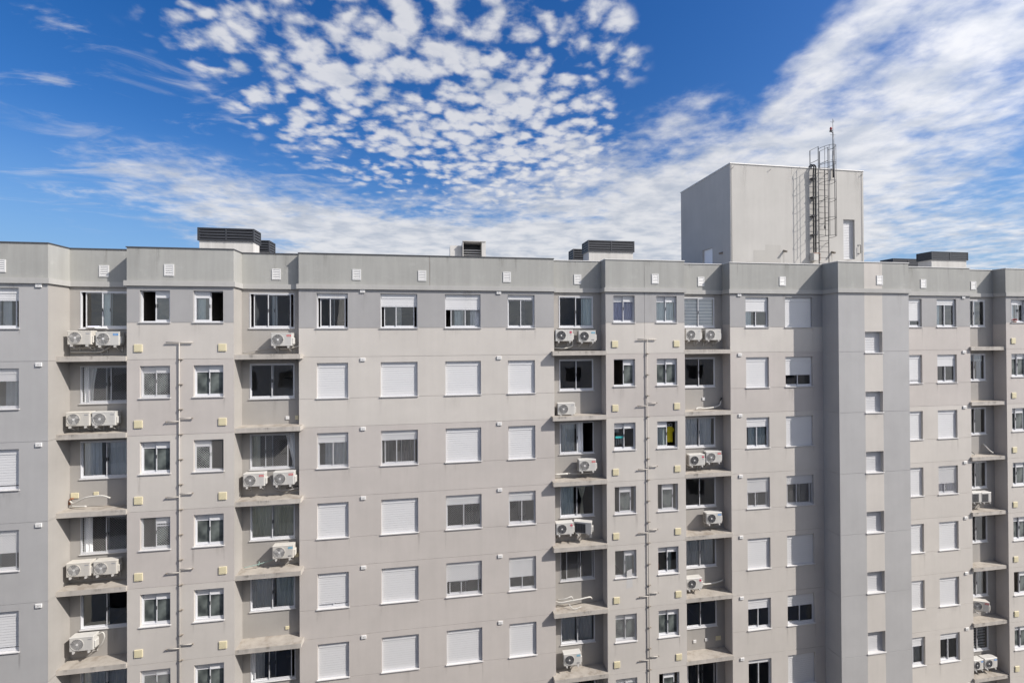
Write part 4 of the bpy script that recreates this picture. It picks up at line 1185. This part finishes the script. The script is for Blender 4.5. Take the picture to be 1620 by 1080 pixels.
for i in range(8):
    z = 29.3+i*.115; m.box(hx0+.042, hx1-.192, hy+.35, hy+.52, z, z+.045, 'ac_grille_pale')
m.build('slat', hv, o)

# ------------------------------------------------------------------ ground and the block the photograph is taken from
def sheet(name, x0, x1, y0, y1, z, mat):
    m = MB(); m.quad((x0, y0, z), (x1, y0, z), (x1, y1, z), (x0, y1, z), mat); return tag(m.build(name), None, None, None, 'structure')
sheet('ground', -600, 600, -600, 600, 0.0, 'ground_paving')
sheet('road', -600, 600, 4, 11, .004, 'street_asphalt')
opp = empty('neighbouring_building', (0, -8, 0), 'neighbouring apartment block facing the grey one, seen only as reflections in its windows', 'building')
m = MB(); OY = -1.6
OT = 26.95
holes = []
xs = [-38+i*3.1 for i in range(25)]
for x in xs:
    for k in range(10):
        holes.append((x, x+1.45, 26.0-1.4-2.8*k, 26.0-2.8*k))
XS = sorted({-45.0, 45.0} | {h[0] for h in holes} | {h[1] for h in holes}); ZS = sorted({0.0, OT} | {h[2] for h in holes} | {h[3] for h in holes})
hx = [(h[0], h[1]) for h in holes[::10]]; hz = [(h[2], h[3]) for h in holes[:10]]
for i in range(len(XS)-1):
    for j in range(len(ZS)-1):
        a, b_, c, e = XS[i], XS[i+1], ZS[j], ZS[j+1]
        if any(p < (a+b_)/2 < q for p, q in hx) and any(p < (c+e)/2 < q for p, q in hz):
            m.quad((b_, OY-.12, c), (a, OY-.12, c), (a, OY-.12, e), (b_, OY-.12, e), 'window_unlit')  # flat dark sheet painted as the darkness of an unlit window
        else:
            m.quad((b_, OY, c), (a, OY, c), (a, OY, e), (b_, OY, e), 'opposite_paint')
m.quad((-45, OY, 0), (-45, -14, 0), (-45, -14, OT), (-45, OY, OT), 'opposite_paint'); m.quad((45, -14, 0), (45, OY, 0), (45, OY, OT), (45, -14, OT), 'opposite_paint')
m.quad((-45, -14, 0), (45, -14, 0), (45, -14, OT), (-45, -14, OT), 'opposite_paint')
m.build('wall', opp, tuple(opp.location))
m = MB(); m.quad((-45, -14, OT-.02), (45, -14, OT-.02), (45, OY, OT-.02), (-45, OY, OT-.02), 'roof_membrane'); m.build('roof', opp, tuple(opp.location))
m = MB(); m.box(-16, -9, -12, -5, OT, OT+3.2, 'opposite_paint'); m.box(14, 20, -12, -5, OT, OT+3.6, 'opposite_paint'); m.build('stair_head', opp, tuple(opp.location))

# ------------------------------------------------------------------ sun and sky
SUN = Vector((1.75, -1.0, 1.73)).normalized()
sd = bpy.data.lights.new('sun', 'SUN'); sd.energy = 3.45; sd.angle = R(.53); sd.color = (1.0, .945, .885)
so = bpy.data.objects.new('sun', sd); col.objects.link(so); so.location = (60, -40, 80)
so.rotation_euler = (-SUN).to_track_quat('-Z', 'Y').to_euler()

w = bpy.data.worlds.new('World'); scene.world = w; w.use_nodes = True
nt = w.node_tree; nt.nodes.clear()
L = nt.links.new
out = N(nt, 'ShaderNodeOutputWorld')
sky = N(nt, 'ShaderNodeTexSky', sky_type='NISHITA'); sky.sun_disc = False
sky.sun_elevation = math.asin(SUN.z); sky.sun_rotation = math.atan2(SUN.x, SUN.y)
sky.altitude = 0; sky.air_density = 1.0; sky.dust_density = 1.0; sky.ozone_density = 2.2
tc = N(nt, 'ShaderNodeTexCoord')
sep = N(nt, 'ShaderNodeSeparateXYZ'); L(tc.outputs['Generated'], sep.inputs[0])
def M(op, a, b=None, c=None, clamp=False):
    n = N(nt, 'ShaderNodeMath', operation=op); n.use_clamp = clamp
    for i, v in enumerate((a, b, c)):
        if v is None: continue
        if isinstance(v, (int, float)): n.inputs[i].default_value = v
        else: L(v, n.inputs[i])
    return n.outputs[0]
dx, dy, dz = sep.outputs
az = M('MULTIPLY', M('ARCTAN2', dx, dy), 57.29578)
el = M('MULTIPLY', M('ARCSINE', dz), 57.29578)
ae = N(nt, 'ShaderNodeCombineXYZ'); L(az, ae.inputs[0]); L(el, ae.inputs[1])
zz = M('ADD', M('MAXIMUM', dz, 0.0), .10)
pl = N(nt, 'ShaderNodeCombineXYZ'); L(M('DIVIDE', dx, zz), pl.inputs[0]); L(M('DIVIDE', dy, zz), pl.inputs[1])
def blob(a, e, ra, re, rot=0.0, kind='QUADRATIC_SPHERE'):
    mp = N(nt, 'ShaderNodeMapping', vector_type='TEXTURE')
    mp.inputs['Location'].default_value = (a, e, 0); mp.inputs['Rotation'].default_value = (0, 0, R(rot)); mp.inputs['Scale'].default_value = (ra, re, 1)
    g = N(nt, 'ShaderNodeTexGradient', gradient_type=kind)
    L(ae.outputs[0], mp.inputs[0]); L(mp.outputs[0], g.inputs[0]); return g.outputs['Fac']
def noise(scale, detail, rough, dist=0.0, rot=0.0, sx=1, sy=1, vec=None, off=0.0):
    mp = N(nt, 'ShaderNodeMapping'); mp.inputs['Rotation'].default_value = (0, 0, R(rot)); mp.inputs['Scale'].default_value = (sx, sy, 1); mp.inputs['Location'].default_value = (off, off*.7, 0)
    n = N(nt, 'ShaderNodeTexNoise'); n.inputs['Scale'].default_value = scale; n.inputs['Detail'].default_value = detail; n.inputs['Roughness'].default_value = rough; n.inputs['Distortion'].default_value = dist
    L((vec or pl.outputs[0]), mp.inputs[0]); L(mp.outputs[0], n.inputs['Vector']); return n.outputs['Fac']
def smooth(v, a, b):
    n = N(nt, 'ShaderNodeMapRange', interpolation_type='SMOOTHSTEP'); n.inputs['From Min'].default_value = a; n.inputs['From Max'].default_value = b; L(v, n.inputs['Value']); return n.outputs[0]
def total(items):
    acc = None
    for wgt, v in items:
        t = M('MULTIPLY', v, wgt); acc = t if acc is None else M('ADD', acc, t)
    return acc
CLOUDS = dict(puff=13.0, deck=4.4)
#PUFF
def cells(scale, rot=0.0, off=0.0):
    mp = N(nt, 'ShaderNodeMapping'); mp.inputs['Rotation'].default_value = (0, 0, R(rot)); mp.inputs['Location'].default_value = (off, off*.6, 0)
    wn = N(nt, 'ShaderNodeTexNoise'); wn.inputs['Scale'].default_value = 6.0; wn.inputs['Detail'].default_value = 3
    L(pl.outputs[0], wn.inputs['Vector'])
    ws = N(nt, 'ShaderNodeVectorMath', operation='SCALE'); L(wn.outputs['Color'], ws.inputs[0]); ws.inputs['Scale'].default_value = .16
    ad = N(nt, 'ShaderNodeVectorMath', operation='ADD'); L(pl.outputs[0], ad.inputs[0]); L(ws.outputs[0], ad.inputs[1])
    L(ad.outputs[0], mp.inputs[0])
    v = N(nt, 'ShaderNodeTexVoronoi', feature='SMOOTH_F1', voronoi_dimensions='2D'); v.inputs['Scale'].default_value = scale; v.inputs['Smoothness'].default_value = .35
    L(mp.outputs[0], v.inputs['Vector']); return M('SUBTRACT', 1.0, v.outputs['Distance'])
cover_p = total([(1.0, blob(-2, 31, 27, 19, -8, 'SPHERICAL')), (.50, blob(-21, 30, 16, 9, -25, 'SPHERICAL')), (.75, blob(13, 23, 13, 8, 0, 'SPHERICAL')), (.55, blob(22, 33, 4, 7, 35, 'SPHERICAL'))])
n_p = total([(.36, noise(15.0, 7, .52, .2)), (.26, cells(13.0)), (.12, noise(40.0, 4, .5, .1, off=5.0)), (.30, noise(3.6, 4, .5))])
d_p = M('MULTIPLY', smooth(M('ADD', n_p, M('MULTIPLY', cover_p, .165)), .550, .745), .84)
d_p = M('MULTIPLY', d_p, smooth(cover_p, .02, .34))
#DECK
cover_d = total([(.9, blob(20, 12.5, 34, 13, 4, 'SPHERICAL')), (.72, blob(44, 18, 24, 10.5, 20, 'SPHERICAL')), (.6, blob(58, 27, 12, 13, 40, 'SPHERICAL')), (1.0, blob(-12, 11.5, 27, 6.5, -13, 'SPHERICAL')), (.55, blob(52, 8, 24, 9, 0, 'SPHERICAL')), (.25, blob(-30, 6, 25, 3.0, 0, 'SPHERICAL')), (.8, blob(8, 7, 28, 8, 0, 'SPHERICAL')), (.5, blob(30, 24, 8, 4, 10, 'SPHERICAL')), (.55, blob(44, 27, 10, 3.5, 35, 'SPHERICAL')), (.9, blob(150, 38, 75, 50, 0, 'SPHERICAL')), (.6, blob(-135, 35, 70, 45, 0, 'SPHERICAL')), (1.5, blob(150, 2, 75, 16, 0, 'SPHERICAL')), (1.5, blob(-140, 2, 75, 16, 0, 'SPHERICAL'))])  # last blobs are unseen clouds, added behind the camera for fill and reflections
n_d = total([(.40, noise(CLOUDS['deck'], 9, .55, .2, 15, .9, 1.1, off=3.3)), (.26, noise(13.0, 7, .55, .15, 0, 1, 1, off=6.1)), (.34, noise(1.7, 4, .5, .2, 0, 1, 1, off=1.7))])
t_d = M('ADD', n_d, M('MULTIPLY', cover_d, .40))
d_d = M('MULTIPLY', smooth(t_d, .53, .80), .95)
d_d = M('MULTIPLY', d_d, smooth(cover_d, .03, .22))
#WISP
cover_w = total([(1.0, blob(-33, 23, 14, 8, -15, 'SPHERICAL')), (.8, blob(-18, 20, 14, 6, -20, 'SPHERICAL')), (.8, blob(-34, 14, 12, 5, 0, 'SPHERICAL'))])
n_w = noise(3.0, 9, .62, .9, -25, .8, 1.7, off=8.0)
d_w = M('MULTIPLY', M('MULTIPLY', smooth(n_w, .50, .74), smooth(cover_w, .05, .6)), .55)
alpha = M('SUBTRACT', 1.0, M('MULTIPLY', M('MULTIPLY', M('SUBTRACT', 1.0, d_p), M('SUBTRACT', 1.0, M('MULTIPLY', d_d, .96))), M('SUBTRACT', 1.0, d_w)))
alpha = M('MULTIPLY', alpha, smooth(dz, -.03, .03))
# body shading of the clouds: thicker parts a little greyer
shade = M('ADD', M('MULTIPLY', noise(6.5, 7, .55, .2, 15, .9, 1.1, off=11.0), .7), M('MULTIPLY', noise(2.0, 3, .5, 0, 0, 1, 1, off=4.0), .3))
crm = N(nt, 'ShaderNodeMix', data_type='RGBA'); crm.inputs[6].default_value = (.60, .645, .735, 1); crm.inputs[7].default_value = (.93, .93, .95, 1)
L(smooth(M('ADD', shade, M('MULTIPLY', d_p, .12)), .34, .62), crm.inputs['Factor'])
hs = N(nt, 'ShaderNodeHueSaturation'); hs.inputs['Saturation'].default_value = 1.42; hs.inputs['Hue'].default_value = .512; hs.inputs['Value'].default_value = .84
L(sky.outputs[0], hs.inputs['Color'])
bg1 = N(nt, 'ShaderNodeBackground'); bg1.inputs['Strength'].default_value = .09
hz = N(nt, 'ShaderNodeMix', data_type='RGBA'); hz.inputs[7].default_value = (.122/.09, .225/.09, .385/.09, 1)   # pale haze low in the sky
L(M('MULTIPLY', M('SUBTRACT', 1.0, smooth(el, 3.0, 22.0)), .7), hz.inputs['Factor']); L(hs.outputs[0], hz.inputs[6]); L(hz.outputs[2], bg1.inputs['Color'])
bg2 = N(nt, 'ShaderNodeBackground'); bg2.inputs['Strength'].default_value = .49; L(crm.outputs[2], bg2.inputs['Color'])
# clouds towards the sun brightened to lift the fill, mostly out of view
sdot = N(nt, 'ShaderNodeVectorMath', operation='DOT_PRODUCT'); L(tc.outputs['Generated'], sdot.inputs[0]); sdot.inputs[1].default_value = SUN
L(M('MULTIPLY', M('ADD', 1.0, M('MULTIPLY', M('POWER', M('MAXIMUM', sdot.outputs['Value'], 0.0), 3.0), 1.7)), .48), bg2.inputs['Strength'])
mx = N(nt, 'ShaderNodeMixShader'); L(alpha, mx.inputs[0]); L(bg1.outputs[0], mx.inputs[1]); L(bg2.outputs[0], mx.inputs[2]); L(mx.outputs[0], out.inputs['Surface'])

# ------------------------------------------------------------------ camera
yaw, pitch, roll = R(9.182), R(.318), R(-.3217)
fwd = Vector((math.sin(yaw), math.cos(yaw), 0)); right = Vector((math.cos(yaw), -math.sin(yaw), 0)); up = Vector((0, 0, 1))
f2 = fwd*math.cos(pitch)+up*math.sin(pitch); u2 = up*math.cos(pitch)-fwd*math.sin(pitch)
xc = right*math.cos(roll)+u2*math.sin(roll); yc = u2*math.cos(roll)-right*math.sin(roll)
cam = bpy.data.cameras.new('camera'); co = bpy.data.objects.new('camera', cam); col.objects.link(co)
co.matrix_world = Matrix(((xc.x, yc.x, -f2.x, 0), (xc.y, yc.y, -f2.y, 0), (xc.z, yc.z, -f2.z, CAMZ), (0, 0, 0, 1)))
cam.sensor_width = 36; cam.lens = 724.74/1620*36; cam.shift_y = -9.57/1620
cam.clip_start = .05; cam.clip_end = 3000
scene.camera = co
scene.view_settings.view_transform = 'Standard'; scene.view_settings.look = 'None'; scene.view_settings.exposure = .84; scene.view_settings.gamma = 1
scene.cycles.use_denoising = True
scene.cycles.max_bounces = 8; scene.cycles.transparent_max_bounces = 16
scene.cycles.sample_clamp_indirect = 4
